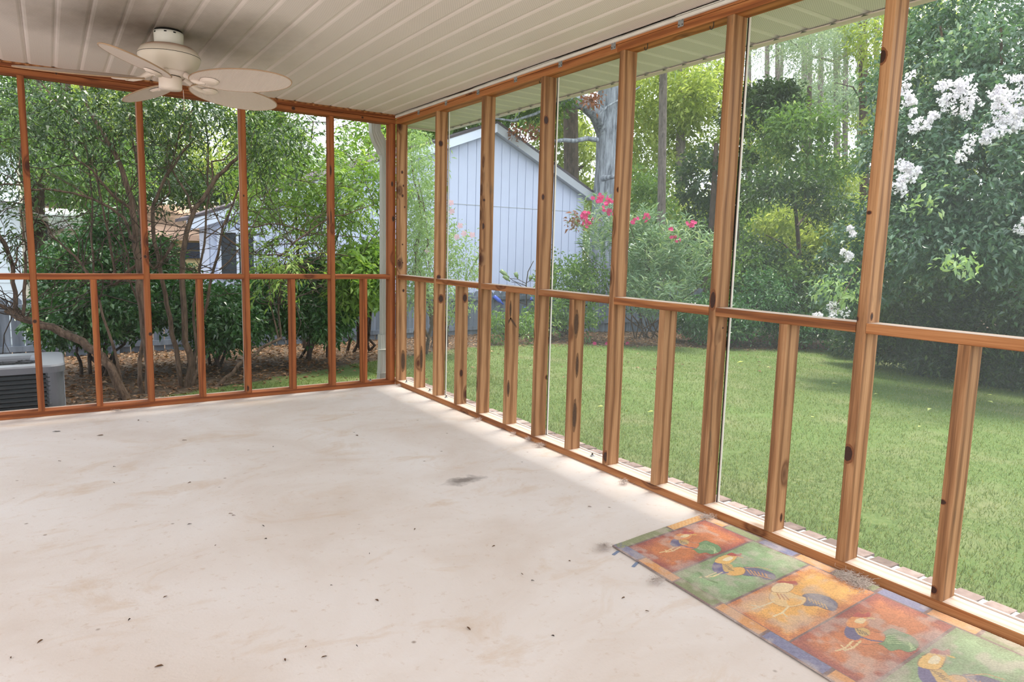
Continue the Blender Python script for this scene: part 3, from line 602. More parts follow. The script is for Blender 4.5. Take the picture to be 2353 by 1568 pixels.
def line(i, pts, c, w=.0026, a=1.0):
    A = v0+i*pitch; pts = [(B0+PW*x, A+(pitch-.01)*y) for x, y in pts]
    d = np.full(U.shape, 9.0)
    us = [p[0] for p in pts]; vs_ = [p[1] for p in pts]; i0, i1 = max(0, int(min(us)/du)-4), int(max(us)/du)+5; j0, j1 = max(0, int(min(vs_)/du)-4), int(max(vs_)/du)+5
    for p_, q_ in zip(pts[:-1], pts[1:]): d[i0:i1, j0:j1] = np.minimum(d[i0:i1, j0:j1], segdist(U[i0:i1, j0:j1], V[i0:i1, j0:j1], [p_, q_]))
    put(d < w, cs(*c), a)
def smooth(pts, n=6):
    p = np.array(pts, float); m = len(p); out = []
    for i in range(m):
        a, b, c, d = p[(i-1) % m], p[i], p[(i+1) % m], p[(i+2) % m]
        for k_ in range(n):
            t = k_/n; out.append(tuple(.5*((2*b)+(-a+c)*t+(2*a-5*b+4*c-d)*t*t+(-a+3*b-3*c+d)*t**3)))
    return out
# rooster in (x across : 0 beam .. 1 room, y along : 0 far .. 1 near) ; seen from the camera the bird faces up-right
def rooster(i, kind):
    # image axes seen by the viewer: right-down = +y , right-up = -x.  Bird drawn upright for a viewer in the room: head towards the beam
    def T(a, b):           # a : bird's own left-right (0..1), b : bird's height (0 foot .. 1 comb) -> panel coords
        return (.825-.586*(a-.2)-.515*(b-.24), .37+.68*(a-.2)-.498*(b-.24))
    def pl(pts, c, al=1.0, edge=None, sm=True): poly(i, [T(a, b) for a, b in (smooth(pts) if sm else pts)], c, al, edge)
    def ln(pts, c, w=.0026): line(i, [T(a, b) for a, b in pts], c, w)
    if kind == 0:      # blue breast, green sickle tail
        pl([(.62, .42), (.72, .56), (.80, .50), (.95, .34), (1.0, .16), (.92, .05), (.82, .12), (.74, .10), (.66, .22), (.58, .30)], (92, 150, 92), 1, (60, 110, 70))
        for s_ in range(5): ln([(.62+.02*s_, .38-.03*s_), (.76+.03*s_, .42-.05*s_), (.90+.02*s_, .30-.05*s_), (.93, .14-.015*s_)], (190, 220, 160), .0013)
        pl([(.30, .62), (.42, .66), (.55, .52), (.66, .46), (.66, .30), (.54, .26), (.42, .30), (.32, .42)], (226, 128, 62), 1, (120, 60, 40))
        pl([(.26, .64), (.32, .68), (.40, .58), (.44, .42), (.38, .36), (.28, .46)], (66, 72, 132), 1)
        pl([(.36, .66), (.48, .60), (.52, .48), (.44, .44), (.38, .54)], (216, 178, 96), 1)
        for s_ in range(4): ln([(.38+.03*s_, .62-.03*s_), (.42+.03*s_, .50-.02*s_)], (74, 62, 60), .0016)
        ln([(.44, .42), (.54, .34), (.64, .30)], (66, 72, 132), .0034)
        pl([(.30, .66), (.26, .80), (.34, .92), (.46, .88), (.50, .74), (.44, .64)], (236, 150, 70), 1, (170, 70, 40))
        pl([(.34, .78), (.40, .86), (.46, .80), (.42, .72)], (252, 226, 170), 1)
        pl([(.32, .90), (.36, 1.0), (.42, .94), (.48, .98), (.50, .88), (.44, .86)], (190, 50, 40), 1)
        ln([(.48, .84), (.54, .82)], (240, 200, 90), .004)
        for a in (.36, .44): ln([(a, .34), (a-.06, .20), (a-.14, .16)], (240, 210, 150), .003); ln([(a-.06, .20), (a-.10, .26)], (240, 210, 150), .0024)
    elif kind == 1:    # yellow neck, blue body and tail
        pl([(.56, .50), (.68, .50), (.84, .40), (.97, .26), (1.0, .12), (.90, .10), (.80, .20), (.68, .24), (.58, .30)], (98, 104, 142), 1, (70, 60, 90))
        for s_ in range(6): ln([(.62+.05*s_, .44-.03*s_), (.66+.05*s_, .36-.04*s_), (.70+.05*s_, .28-.03*s_)], (232, 170, 96), .0022)
        ln([(.60, .50), (.78, .50), (.94, .38)], (226, 176, 120), .0018)
        pl([(.40, .48), (.52, .52), (.60, .44), (.60, .30), (.50, .26), (.40, .32)], (244, 188, 96), 1, (130, 80, 50))
        pl([(.18, .72), (.30, .70), (.40, .52), (.42, .38), (.34, .32), (.24, .40), (.18, .54)], (72, 80, 146), 1)
        pl([(.28, .68), (.40, .62), (.46, .44), (.38, .38), (.32, .50)], (222, 184, 110), 1)
        for s_ in range(4): ln([(.30+.03*s_, .62-.05*s_), (.38+.03*s_, .56-.05*s_)], (70, 60, 58), .0016)
        pl([(.18, .72), (.20, .88), (.32, .98), (.42, .90), (.40, .74), (.34, .64)], (246, 198, 104), 1, (150, 90, 60))
        pl([(.26, .78), (.32, .90), (.38, .84), (.34, .74)], (255, 240, 200), 1)
        pl([(.28, .96), (.32, 1.04), (.40, .98), (.46, 1.0), (.46, .88), (.40, .90)], (186, 48, 42), 1)
        ln([(.44, .88), (.50, .84)], (240, 200, 90), .004)
        for a in (.26, .34): ln([(a, .38), (a-.08, .26), (a-.16, .24)], (246, 226, 170), .003)
        ln([(.04, .42), (.16, .22), (.34, .06)], (104, 150, 92), .006)
    else:              # cream hen striding, navy tail
        pl([(.56, .56), (.70, .58), (.86, .46), (.96, .28), (.94, .12), (.84, .18), (.74, .26), (.60, .30)], (108, 112, 136), 1, (70, 66, 90))
        for s_ in range(6): ln([(.62+.04*s_, .50-.04*s_), (.66+.04*s_, .38-.04*s_)], (234, 190, 110), .0022); ln([(.60, .54-.03*s_), (.80, .52-.05*s_), (.92, .30-.02*s_)], (150, 146, 160), .0012)
        pl([(.20, .70), (.34, .70), (.50, .56), (.60, .48), (.58, .32), (.44, .26), (.30, .34), (.20, .50)], (244, 206, 142), 1, (170, 110, 70))
        pl([(.40, .48), (.54, .46), (.56, .34), (.44, .30)], (250, 190, 96), 1)
        pl([(.20, .70), (.18, .84), (.26, .96), (.38, .92), (.42, .78), (.36, .66)], (250, 222, 170), 1, (170, 110, 70))
        for s_ in range(3): ln([(.26+.04*s_, .64-.02*s_), (.32+.05*s_, .48-.02*s_)], (196, 104, 60), .002)
        pl([(.18, .92), (.24, 1.0), (.32, .98), (.42, .98), (.46, .86), (.38, .90), (.28, .94)], (190, 66, 48), 1)
        for p_ in ([(.26, .42), (.14, .30), (.04, .34)], [(.14, .30), (.06, .24)], [(.44, .28), (.40, .12), (.32, .04)], [(.40, .12), (.46, .02)]): ln(p_, (246, 224, 176), .0034)
for i, kd in enumerate((0, 1, 2, 0, 1)): rooster(i, kd)
# dust and lint pressed into the pile, wear
dust = np.clip((fnoise(U.shape, 30, 7)*.6+fnoise(U.shape, 9, 8)*.4-.48)*1.6, 0, .32); dust += .27+np.clip((V-.55)*.22, 0, .2)
col = col*(1-dust[..., None])+cs(206, 192, 182)*dust[..., None]
col *= (.86+.28*n3)[..., None]
hh = .006+.0012*n3+.0022*fnoise(U.shape, 40, 11); edge = np.minimum(np.minimum(U, RW-U), np.minimum(V, RL-V)); hh *= sstep(edge/.006+.15)
ca, sa = math.cos(R(3.2)), math.sin(R(3.2)); ox, oy = -.040, -3.482
cA, cB, cD, cC = np.array([-.022, -3.480]), np.array([-.624, -3.528]), np.array([-.006, -4.945]), np.array([-.730, -4.975])
fu = (U/RW)[..., None]; fv = (V/RL)[..., None]; XY = cA*(1-fu)*(1-fv)+cB*fu*(1-fv)+cD*(1-fu)*fv+cC*fu*fv-np.array([ox, oy]); Lx = XY[..., 0]; Ly = XY[..., 1]
Vr = np.stack([Lx, Ly, hh], -1).reshape(-1, 3); idx = np.arange(U.size).reshape(U.shape)
F = np.stack([idx[:-1, :-1], idx[:-1, 1:], idx[1:, 1:], idx[1:, :-1]], -1).reshape(-1, 4)[:, ::-1]
k = N('rug_pile'); k.set(k.b, 'Base Color', k.n('Attribute', attribute_name='paint').outputs['Color']); M['rug'] = k.fin(None, .95, .1)
rug = npmesh('rooster_rug', Vr, F, M['rug'], cols=np.concatenate([np.clip(col, 0, 1).reshape(-1, 3), np.ones((U.size, 1))], 1), smooth=True)
rug.location = (ox, oy, .0008); tag(rug, 'long patchwork rug with five painted rooster panels lying beside the lawn-side sill', 'rug')
M['tape'] = plain('blue_grey_tag', srgb(128, 142, 170), .7)
for i, (x, y, r_) in enumerate([(-.648, -3.585, 200), (-.655, -3.70, 205)]):
    o = MB().box((0, -.006, .001), (.045, .006, .0022), Matrix.Rotation(R(r_), 4, 'Z')).build('rug_tie', M['tape'], None, (x+.02, y+.01, 0)); tag(o, 'blue-grey ribbon tie sticking out from the rug edge, '+['nearer the rug corner', 'farther from the rug corner'][i], 'ribbon', 'ribbon ties of the rug')
# ------------------------------------------------------------------ plants
def unit(v): return v/(np.linalg.norm(v, axis=-1, keepdims=True)+1e-9)
def leafcloud(rng, Pn, D, size, asp=.42, up=.6, tint=None, jit=.25):
    """diamond leaves at points Pn pointing along D; face normals biased upward"""
    n = len(Pn); Nn = unit(rng.normal(size=(n, 3))*(1-up)+np.array([0, 0, up])); W_ = unit(np.cross(D, Nn)); Nn = unit(np.cross(W_, D))
    s = (size*(1+rng.normal(0, jit, n).clip(-.6, .8)))[:, None]
    a = Pn; t = Pn+D*s; mid = Pn+D*s*.45+Nn*s*.05; l = mid+W_*s*asp*.5+Nn*s*.06; r = mid-W_*s*asp*.5+Nn*s*.06
    t = t-np.array([0, 0, .12])*s
    V = np.stack([a, l, t, r], 1).reshape(-1, 3)
    if tint is None: tint = rng.beta(2, 2.6, n)
    return V, np.repeat(tint, 4)
def cloud(seed, blobs, size, asp=.42, clump=.16, per=26, droop=.15, up=.55, shell=.55):
    """blobs: (centre, (rx,ry,rz), n_leaves). leaves gathered in sprays through the crown"""
    rng = np.random.default_rng(seed); Ps, Ds, Ts = [], [], []
    for c, r, n in blobs:
        m = max(1, int(n/per)); dirs = unit(rng.normal(size=(m, 3))); rad = rng.random(m)**(1/3)*(1-shell)+shell*rng.random(m)**.25
        cc = np.array(c)+dirs*np.array(r)*rad[:, None]*.95
        cc += rng.normal(0, .06, (m, 3))*np.array(r)
        sd = unit(dirs*.8+rng.normal(0, .8, (m, 3))+np.array([0, 0, -droop])); tt = rng.beta(2, 2.6, m)
        w = np.repeat(np.arange(m), per); q = rng.random(len(w))
        p = cc[w]+sd[w]*((q-.5)*clump*2.2)[:, None]+rng.normal(0, clump*.33, (len(w), 3))
        d = unit(sd[w]*.7+rng.normal(0, .75, (len(w), 3))+np.array([0, 0, -droop]))
        Ps.append(p); Ds.append(d); Ts.append(np.clip(tt[w]*.55+rng.beta(2, 2.6, len(w))*.45+rng.normal(0, .05, len(w)), 0, 1))
    Pn = np.concatenate(Ps); D = np.concatenate(Ds)
    return leafcloud(rng, Pn, D, size, asp, up, np.concatenate(Ts))
def foliage(name, seed, blobs, size, mat, parent, **kw):
    V, T = cloud(seed, blobs, size, **kw); n = len(V)//4
    return npmesh(name, V, np.arange(4*n).reshape(n, 4), mat, parent, tint=T)
def sprays(seed, tips, mat, parent, size=.07, n=14, length=.3, asp=.3, name='foliage', up=.6, spread=.5, droop=.25):
    """leaves set alternately along short twigs; tips = [(point, direction)]"""
    rng = np.random.default_rng(seed); P0 = np.array([t[0] for t in tips], float); D0 = unit(np.array([t[1] for t in tips], float)+rng.normal(0, .25, (len(tips), 3)))
    m = len(tips); w = np.repeat(np.arange(m), n); q = np.tile(np.arange(n)/n, m)
    side = unit(np.cross(D0, unit(rng.normal(size=(m, 3))*.3+np.array([0, 0, 1])))); sg = np.where(np.tile(np.arange(n), m) % 2, 1, -1)[:, None]
    p = P0[w]+D0[w]*(q*length)[:, None]-np.array([0, 0, 1])*((q**2)*length*droop)[:, None]
    d = unit(D0[w]*.8+side[w]*sg*.9+rng.normal(0, spread*.5, (len(w), 3))-np.array([0, 0, droop]))
    tt = rng.beta(2, 2.4, m)
    V, T = leafcloud(rng, p, d, size, asp, up, np.clip(tt[w]*.6+rng.random(len(w))*.4, 0, 1)); k_ = len(V)//4
    return npmesh(name, V, np.arange(4*k_).reshape(k_, 4), mat, parent, tint=T)
def wander(rng, a, b, n=6, amp=.06):
    a = np.array(a, float); b = np.array(b, float); L_ = np.linalg.norm(b-a); pts = [a+(b-a)*i/n for i in range(n+1)]
    for i in range(1, n): pts[i] = pts[i]+rng.normal(0, amp*L_*.35, 3)
    return pts
def grow(rng, mb, pts, rad, depth, tips, kids=3, ratio=.6, upb=.3, spread=.8, minr=.003, seg=5):
    mb.tube(pts, rad, seg if rad[0] > .012 else 4, False)
    pts = [np.array(p) for p in pts]; L_ = sum(np.linalg.norm(pts[i+1]-pts[i]) for i in range(len(pts)-1))
    if depth == 0: tips.append((pts[-1], pts[-1]-pts[-2])); return
    for q in range(kids):
        f = .35+.65*(q+rng.random())/kids; i = min(len(pts)-2, int(f*(len(pts)-1))); u = f*(len(pts)-1)-i
        s = pts[i]+(pts[i+1]-pts[i])*min(1, u); d = unit(unit(pts[i+1]-pts[i])+rng.normal(0, spread*.6, 3)+np.array([0, 0, upb])*.5)
        ln = L_*ratio*(.6+.6*rng.random()); r0_ = max(minr, rad[min(i, len(rad)-1)]*.55)
        grow(rng, mb, wander(rng, s, s+d*ln, 4, .16), list(np.linspace(r0_, max(minr*.6, r0_*.45), 5)), depth-1, tips, kids, ratio, upb, spread, minr, seg)
        if depth <= 1: tips.append((s+d*ln*.5, d))
def px_blob(x, y, D, rx, ry, rd, n): s = D/FOC; return (P(x, y, D), (rx*s, rd, ry*s), n)
def gz(p, dz=-.05): return np.array([p[0], p[1], float(ground(p[0], p[1]))+dz])
def root(p): return (float(p[0]), float(p[1]), float(ground(p[0], p[1])))
def child_local(o, r): # parts are modelled in world space; parent sits at the plant's foot
    o.location = (-r.location.x, -r.location.y, -r.location.z); return o
def plant(name, label, cat, foot, group=None): return thing(name, label, cat, root(foot), (0, 0, 0), group)
# --- multi-stemmed trees just outside the shrub side
def stem_tree(seed, stems, label, foot, leafmat_, extra=(), leaf=.055, n=14, kids=3, depth=2, spr=.34, asp=.27, barkm='brown', twigs=46):
    rng = np.random.default_rng(seed); t = plant('multi_stemmed_tree', label, 'tree', foot); tips = []
    for st in stems:
        pts, r0_, r1_, dep = st; m = MB(); pts = [np.array(p, float) for p in pts]
        fine = []
        for i in range(len(pts)-1):
            for q in range(3):
                f = q/3; fine.append(pts[i]+(pts[i+1]-pts[i])*f+(rng.normal(0, .008, 3) if q else 0))
        fine.append(pts[-1]); rr = list(np.linspace(r0_, r1_, len(fine)))
        if dep: grow(rng, m, fine, rr, dep, tips, kids, .34, .35, .9)
        else: m.tube(fine, rr, 7, False); tips.append((fine[-1], fine[-1]-fine[-2]))
        child_local(m.build('stem', B[barkm], t), t)
    tips = [tp for tp in tips if (tp[0][2] > 1.75 and rng.random() < .5) or rng.random() < .05]
    for e in extra: tips += e
    m = MB(); sk = [np.array(p) for st in stems for p in st[0] if p[2] > .5]
    for _ in range(twigs):
        a = sk[rng.integers(len(sk))]; d = unit(rng.normal(size=3)*np.array([1, .6, .5])+np.array([0, 0, .55])); e = a+d*(.35+.9*rng.random())
        pl_ = wander(rng, a, e, 6, .10); m.tube(pl_, list(np.linspace(.0048, .0018, 7)), 4, False)
        for _k in range(2): b_ = pl_[2+rng.integers(3)]; m.tube(wander(rng, b_, b_+unit(d+rng.normal(0, .6, 3))*.35, 4, .1), [.0028, .0024, .002, .0016, .0012], 4, False)
    child_local(m.build('twigs', B['dark'], t), t)
    child_local(sprays(seed+1, tips, L[leafmat_], t, leaf, n, spr, asp), t)
    return t
def cloud_tips(seed, blobs, dr=(0, 0, -.15)):
    rng = np.random.default_rng(seed); out = []
    for c, r, n in blobs:
        d = unit(rng.normal(size=(n, 3))); p = np.array(c)+d*np.array(r)*(rng.random(n)**.4)[:, None]
        out += [(p[i], d[i]*.7+rng.normal(0, .5, 3)+np.array(dr)) for i in range(n)]
    return out
def pp(seq, Y0, Y1=None):
    Y1 = Y0 if Y1 is None else Y1; n = len(seq)-1
    return [P(x, y, Y=Y0+(Y1-Y0)*i/n) for i, (x, y) in enumerate(seq)]
YA = 1.45
f1 = P(425, 908, Y=1.35)
A1 = stem_tree(11, [
 (pp([(428, 912), (440, 840), (425, 760), (418, 640), (425, 560), (448, 480), (500, 405), (548, 362), (560, 290), (556, 200)], 1.35, 1.7), .034, .012, 2),
 (pp([(420, 910), (405, 800), (383, 700), (368, 620), (352, 520), (352, 470), (372, 425), (405, 372), (438, 330), (443, 270), (448, 190)], 1.40, 1.8), .024, .008, 2),
 (pp([(436, 908), (455, 850), (462, 740), (490, 620), (512, 520), (545, 440), (575, 360), (590, 250)], 1.42, 2.2), .020, .006, 2),
 (pp([(445, 905), (452, 800), (445, 700), (470, 560), (480, 450), (478, 330), (470, 220)], 1.5, 2.0), .016, .006, 2),
 (pp([(400, 560), (372, 600), (352, 620), (330, 600)], 1.5), .016, .008, 1),
 (pp([(512, 540), (580, 585), (660, 588), (745, 582), (830, 596)], 1.5, 1.6), .010, .004, 1),
 (pp([(640, 590), (700, 540), (752, 505), (810, 488), (860, 470)], 1.6, 1.8), .011, .004, 1),
 (pp([(560, 520), (640, 515), (740, 540), (820, 545), (880, 560)], 1.7, 1.9), .008, .003, 1),
 (pp([(505, 620), (560, 560), (600, 480), (640, 400)], 1.5, 2.0), .009, .003, 1),
 ], 'bare-stemmed multi-trunk tree rising behind the second and third studs left of the corner', f1, 'dark',
 extra=[cloud_tips(3, [px_blob(470, 245, 6.2, 130, 45, .9, 170), px_blob(620, 300, 6.4, 70, 55, .7, 190), px_blob(360, 225, 6.0, 100, 40, .9, 120), px_blob(420, 370, 7.2, 110, 60, .8, 50)])])
f2 = P(345, 912, Y=1.2)
A2 = stem_tree(21, [
 (pp([(345, 916), (338, 800), (326, 700), (318, 600), (308, 500), (296, 440), (268, 360), (240, 310), (205, 255), (180, 180)], 1.2, 1.6), .040, .012, 2),
 (pp([(330, 915), (322, 860), (330, 780), (322, 700), (330, 600), (322, 500), (318, 400), (300, 280), (290, 170)], 1.25, 1.9), .022, .007, 2),
 (pp([(312, 560), (285, 500), (240, 470), (190, 450), (130, 438), (60, 430), (0, 425)], 1.3, 1.5), .014, .007, 1),
 (pp([(318, 600), (285, 640), (255, 655), (262, 610), (240, 500), (225, 420), (190, 330)], 1.4, 1.7), .018, .006, 1),
 (pp([(322, 650), (215, 640), (212, 500), (204, 380), (180, 260)], 1.8, 2.2), .012, .005, 1),
 ], 'thick dark-trunked tree directly behind the stud under the fan hub', f2, 'dark',
 extra=[cloud_tips(4, [px_blob(200, 230, 5.8, 140, 55, .9, 210), px_blob(60, 220, 6.0, 90, 50, .9, 90), px_blob(300, 320, 6.2, 110, 70, .8, 90), px_blob(120, 380, 7.0, 120, 60, .8, 60)])])
child_local(foliage('added_shade_crown', 25, [((-2.3, 2.6, 4.3), (2.4, 1.7, .7), 9000), ((.2, 3.0, 4.6), (1.7, 1.6, .7), 5500)], .085, L['dark'], A2, clump=.2), A2)  # unseen crown above the roofline, added to shade the plants below
f3 = P(292, 925, Y=1.0)
A3 = stem_tree(31, [
 (pp([(296, 930), (262, 860), (235, 820), (190, 785), (120, 752), (60, 735), (15, 712)], 1.0, 1.5), .038, .030, 0),
 (pp([(45, 728), (36, 700), (30, 620), (12, 560), (-20, 500), (-60, 400)], 1.42, 1.5), .020, .010, 1),
 (pp([(52, 728), (58, 640), (66, 560), (62, 470), (45, 380), (60, 260)], 1.42, 1.7), .014, .006, 1),
 (pp([(285, 905), (262, 800), (228, 690), (190, 610), (140, 560), (90, 500)], 1.05, 1.5), .013, .006, 1),
 (pp([(20, 712), (-20, 690), (-80, 600)], 1.5), .018, .008, 1),
 ], 'low tree leaning left over the air conditioner, rough brown trunk', f3, 'dark',
 extra=[cloud_tips(6, [px_blob(10, 300, 5.6, 60, 80, .7, 110), px_blob(20, 500, 5.7, 50, 50, .5, 50)])])
f4 = P(490, 908, Y=1.3)
stem_tree(41, [
 (pp([(478, 912), (520, 868), (565, 828), (600, 800), (645, 778)], 1.3, 1.5), .022, .014, 0),
 (pp([(645, 778), (640, 700), (650, 620), (672, 560)], 1.5, 1.6), .012, .005, 1),
 (pp([(640, 780), (622, 700), (618, 640)], 1.5), .009, .005, 1),
 ], 'low dark branch leaning right out of the leaf litter, sprouting thin shoots', f4, 'bright', extra=[cloud_tips(7, [px_blob(650, 600, 6.6, 50, 40, .3, 50)])], leaf=.06)
# pale airy tree against the shed, right of the stems
f5 = P(700, 800, Y=3.2)
A5 = stem_tree(51, [
 (pp([(700, 800), (690, 640), (680, 480), (700, 380), (720, 280)], 3.2, 3.0), .025, .008, 2),
 (pp([(705, 800), (740, 640), (790, 500), (830, 420), (850, 330)], 3.2, 2.9), .018, .006, 2),
 ], 'airy tree with bright feathery leaves in front of the blue shed, left of the downpipe', f5, 'bright',
 extra=[cloud_tips(8, [px_blob(650, 420, 8.2, 110, 80, .8, 230), px_blob(800, 440, 8.0, 80, 80, .7, 190), px_blob(700, 520, 8.0, 90, 50, .6, 90), px_blob(850, 350, 8.4, 35, 50, .5, 60), px_blob(640, 330, 8.4, 50, 40, .6, 60)])], leaf=.085, asp=.26, spr=.38)
# --- glossy camellias
def bush(seed, label, foot, blobs, mat, size, barkm='dark', cat='bush', name='camellia_bush', group=None, stems=7, dens=1, **kw):
    blobs = [(b[0], b[1], int(b[2]*dens)) for b in blobs]
    t = plant(name, label, cat, foot, group); rng = np.random.default_rng(seed)
    child_local(foliage('foliage', seed, blobs, size, L[mat], t, **kw), t)
    for q in range(stems):
        b_ = blobs[rng.integers(len(blobs))]; a = gz(np.array(foot)+rng.normal(0, .12, 3)); e = np.array(b_[0])+rng.normal(0, .3, 3)*np.array(b_[1])
        m = MB(); m.tube(wander(rng, a, e, 6, .08), list(np.linspace(.022, .007, 7)), 6, False); child_local(m.build('stem', B[barkm], t), t)
    return t
bush(61, 'tall glossy dark camellia left of centre, filling the gap above the air conditioner', P(210, 800, Y=2.6), [px_blob(205, 630, 7.2, 110, 90, .7, 10000), px_blob(250, 700, 7.0, 130, 80, .7, 8000), px_blob(140, 740, 6.7, 70, 50, .5, 3000), px_blob(255, 530, 7.4, 55, 50, .5, 2400)], 'camellia', .056, asp=.5, clump=.10, dens=1.7)
bush(62, 'glossy camellia between the stems and the third stud from the corner', P(470, 800, Y=2.9), [px_blob(400, 680, 7.6, 80, 70, .7, 5500), px_blob(510, 730, 7.5, 100, 70, .7, 8000), px_blob(372, 590, 7.8, 34, 46, .4, 1500)], 'camellia', .056, asp=.5, clump=.10, dens=1.7)
bush(63, 'low glossy camellia in front of the fence, left of the downpipe', P(690, 800, Y=3.0), [px_blob(650, 690, 8.0, 100, 70, .7, 8500), px_blob(740, 720, 8.0, 70, 60, .6, 5500), px_blob(720, 640, 8.1, 70, 40, .5, 3000)], 'camellia', .056, asp=.5, clump=.10, dens=1.7)
bush(64, 'leafy bright camellia just left of the downpipe', P(830, 760, Y=3.4), [px_blob(815, 650, 7.6, 55, 60, .5, 4200), px_blob(850, 600, 7.7, 40, 35, .4, 1800)], 'bright', .09, asp=.36, clump=.14)
# --- rose of Sharon, oleander, low bushes by the fence
rs = plant('rose_of_sharon', 'thin pale-green rose-of-Sharon bush with blush flowers against the shed wall', 'flowering bush', P(1010, 790, Y=3.3))
rb = [px_blob(1000, 560, 8.8, 50, 110, .5, 1700), px_blob(1055, 590, 8.8, 45, 75, .5, 1200), px_blob(965, 420, 8.8, 40, 90, .5, 1700), px_blob(1030, 690, 8.8, 70, 50, .5, 1000), px_blob(950, 600, 8.7, 30, 120, .4, 1200)]
child_local(foliage('foliage', 71, rb, .045, L['pale'], rs, asp=.35, clump=.10, per=14), rs)
rng = np.random.default_rng(72)
for q in range(16):
    b_ = rb[q % 5]; m = MB(); m.tube(wander(rng, gz(P(1010+rng.normal(0, 12), 790, Y=3.3)), np.array(b_[0])+rng.normal(0, .5, 3)*np.array(b_[1]), 6, .05), list(np.linspace(.009, .003, 7)), 5, False); child_local(m.build('stem', B['brown'], rs), rs)
def flower(parent, c, r, mat, rng, petals=5, face=None, name='flower'):
    m_v = []; d = unit(np.array(face if face is not None else CAM-np.array(c))+rng.normal(0, .4, 3)*2); a = unit(np.cross(d, (0, 0, 1.0))); b = np.cross(d, a); mb = MB()
    for q in range(petals):
        th = 2*math.pi*q/petals+rng.random()*.3; e = math.cos(th)*a+math.sin(th)*b; s_ = -math.sin(th)*a+math.cos(th)*b; c_ = np.array(c)
        mb.add([c_, c_+e*r*.55+s_*r*.42+d*r*.15, c_+e*r+s_*r*.2+d*r*.25, c_+e*r-s_*r*.2+d*r*.25, c_+e*r*.55-s_*r*.42+d*r*.15], [(0, 1, 2, 3, 4)])
    return mb.build(name, mat, parent)
for (x, y) in [(982, 576), (1036, 466), (1050, 545), (1057, 519), (1085, 540), (1038, 486), (1066, 537), (955, 618)]: child_local(flower(rs, P(x, y, 8.3), .038, L['blush'], rng), rs)
# pale green willowy shrub in the first bays
bush(75, 'willowy pale shrub growing past the corner in front of the shed', P(960, 790, Y=2.6), [px_blob(960, 420, 8.0, 35, 110, .4, 1500), px_blob(965, 560, 8.0, 40, 100, .4, 1300), px_blob(970, 670, 8.0, 40, 50, .4, 600), px_blob(955, 320, 8.2, 25, 30, .3, 500)], 'pale', .065, barkm='brown', name='willowy_shrub', asp=.2, clump=.14, per=16, stems=6)
ol = plant('oleander', 'tall grey-green oleander with pink flower clusters beside the big trunk', 'flowering bush', P(1480, 790, Y=4.0)); rng = np.random.default_rng(81)
OB = [px_blob(1380, 540, 11.6, 45, 80, .5, 110), px_blob(1480, 590, 11.6, 60, 90, .6, 200), px_blob(1570, 600, 11.6, 50, 80, .6, 170), px_blob(1500, 690, 11.6, 90, 60, .6, 230), px_blob(1440, 540, 11.8, 40, 50, .4, 70)]
tp = []
for c, r, n in OB:
    d = unit(rng.normal(size=(n, 3))); p = np.array(c)+d*np.array(r)*(rng.random(n)**.4)[:, None]; tp += [(p[i], np.array([d[i][0]*.5, d[i][1]*.5, .9])) for i in range(n)]
child_local(sprays(82, tp, L['oleander'], ol, .13, 12, .28, .15, 'foliage', .4, .5, .05), ol)
for q in range(14):
    b_ = OB[q % 4]; m = MB(); m.tube(wander(rng, gz(P(1480+rng.normal(0, 25), 790, Y=4.0)), np.array(b_[0])+rng.normal(0, .5, 3)*np.array(b_[1]), 6, .05), list(np.linspace(.014, .005, 7)), 5, False); child_local(m.build('stem', B['brown'], ol), ol)
for (x, y, n) in [(1380, 457, 9), (1397, 465, 9), (1370, 458, 6), (1388, 477, 5), (1402, 483, 6), (1340, 497, 10), (1350, 494, 8), (1345, 508, 6), (1349, 516, 4), (1490, 500, 6), (1459, 508, 4), (1584, 518, 5), (1592, 517, 5), (1553, 545, 4), (1545, 528, 3), (1539, 542, 3)]:
    c = P(x, y, 11.0); V_ = []; 
    m = MB()
    for _ in range(n):
        cc = c+rng.normal(0, .035, 3); d = unit(rng.normal(size=3)+(CAM-c)/8); a = unit(np.cross(d, (0, 0, 1.0))); b = np.cross(d, a)
        for q in range(5):
            th = 2*math.pi*q/5; e = math.cos(th)*a+math.sin(th)*b; s_ = -math.sin(th)*a+math.cos(th)*b
            m.add([cc, cc+e*.022+s_*.014+d*.006, cc+e*.036+d*.01, cc+e*.022-s_*.014+d*.006], [(0, 1, 2, 3)])
    child_local(m.build('flower_cluster', L['pink'], ol), ol)
bush(85, 'loose green shrub hiding the foot of the shed, left of the big trunk', P(1300, 775, Y=4.4), [px_blob(1300, 640, 11.8, 55, 55, .6, 1900), px_blob(1330, 720, 11.6, 36, 45, .5, 1100), px_blob(1250, 720, 11.4, 45, 50, .5, 1200), px_blob(1370, 640, 11.8, 40, 50, .5, 800)], 'mid', .07, name='loose_shrub', stems=6)
bush(86, 'small light green shrub below the swing of blue bottles', P(1150, 790, Y=3.8), [px_blob(1143, 752, 10.4, 20, 32, .3, 900), px_blob(1215, 756, 10.6, 24, 26, .3, 600)], 'mid', .05, name='small_shrub', stems=4)
bush(87, 'rounded dark bush at the far edge of the lawn', P(1680, 785, Y=2.6), [px_blob(1640, 730, 12.6, 95, 50, .9, 8500), px_blob(1740, 700, 12.8, 60, 70, .8, 5000), px_blob(1840, 750, 12.8, 90, 34, .7, 4200)], 'camellia', .07, name='round_bush', stems=5)
bush(88, 'leafy green bush behind the far lawn, right of the oleander', P(1720, 775, Y=3.3), [px_blob(1700, 640, 13.5, 60, 70, .8, 4200), px_blob(1780, 650, 13.5, 60, 70, .8, 4000)], 'mid', .08, name='leafy_bush', stems=5)
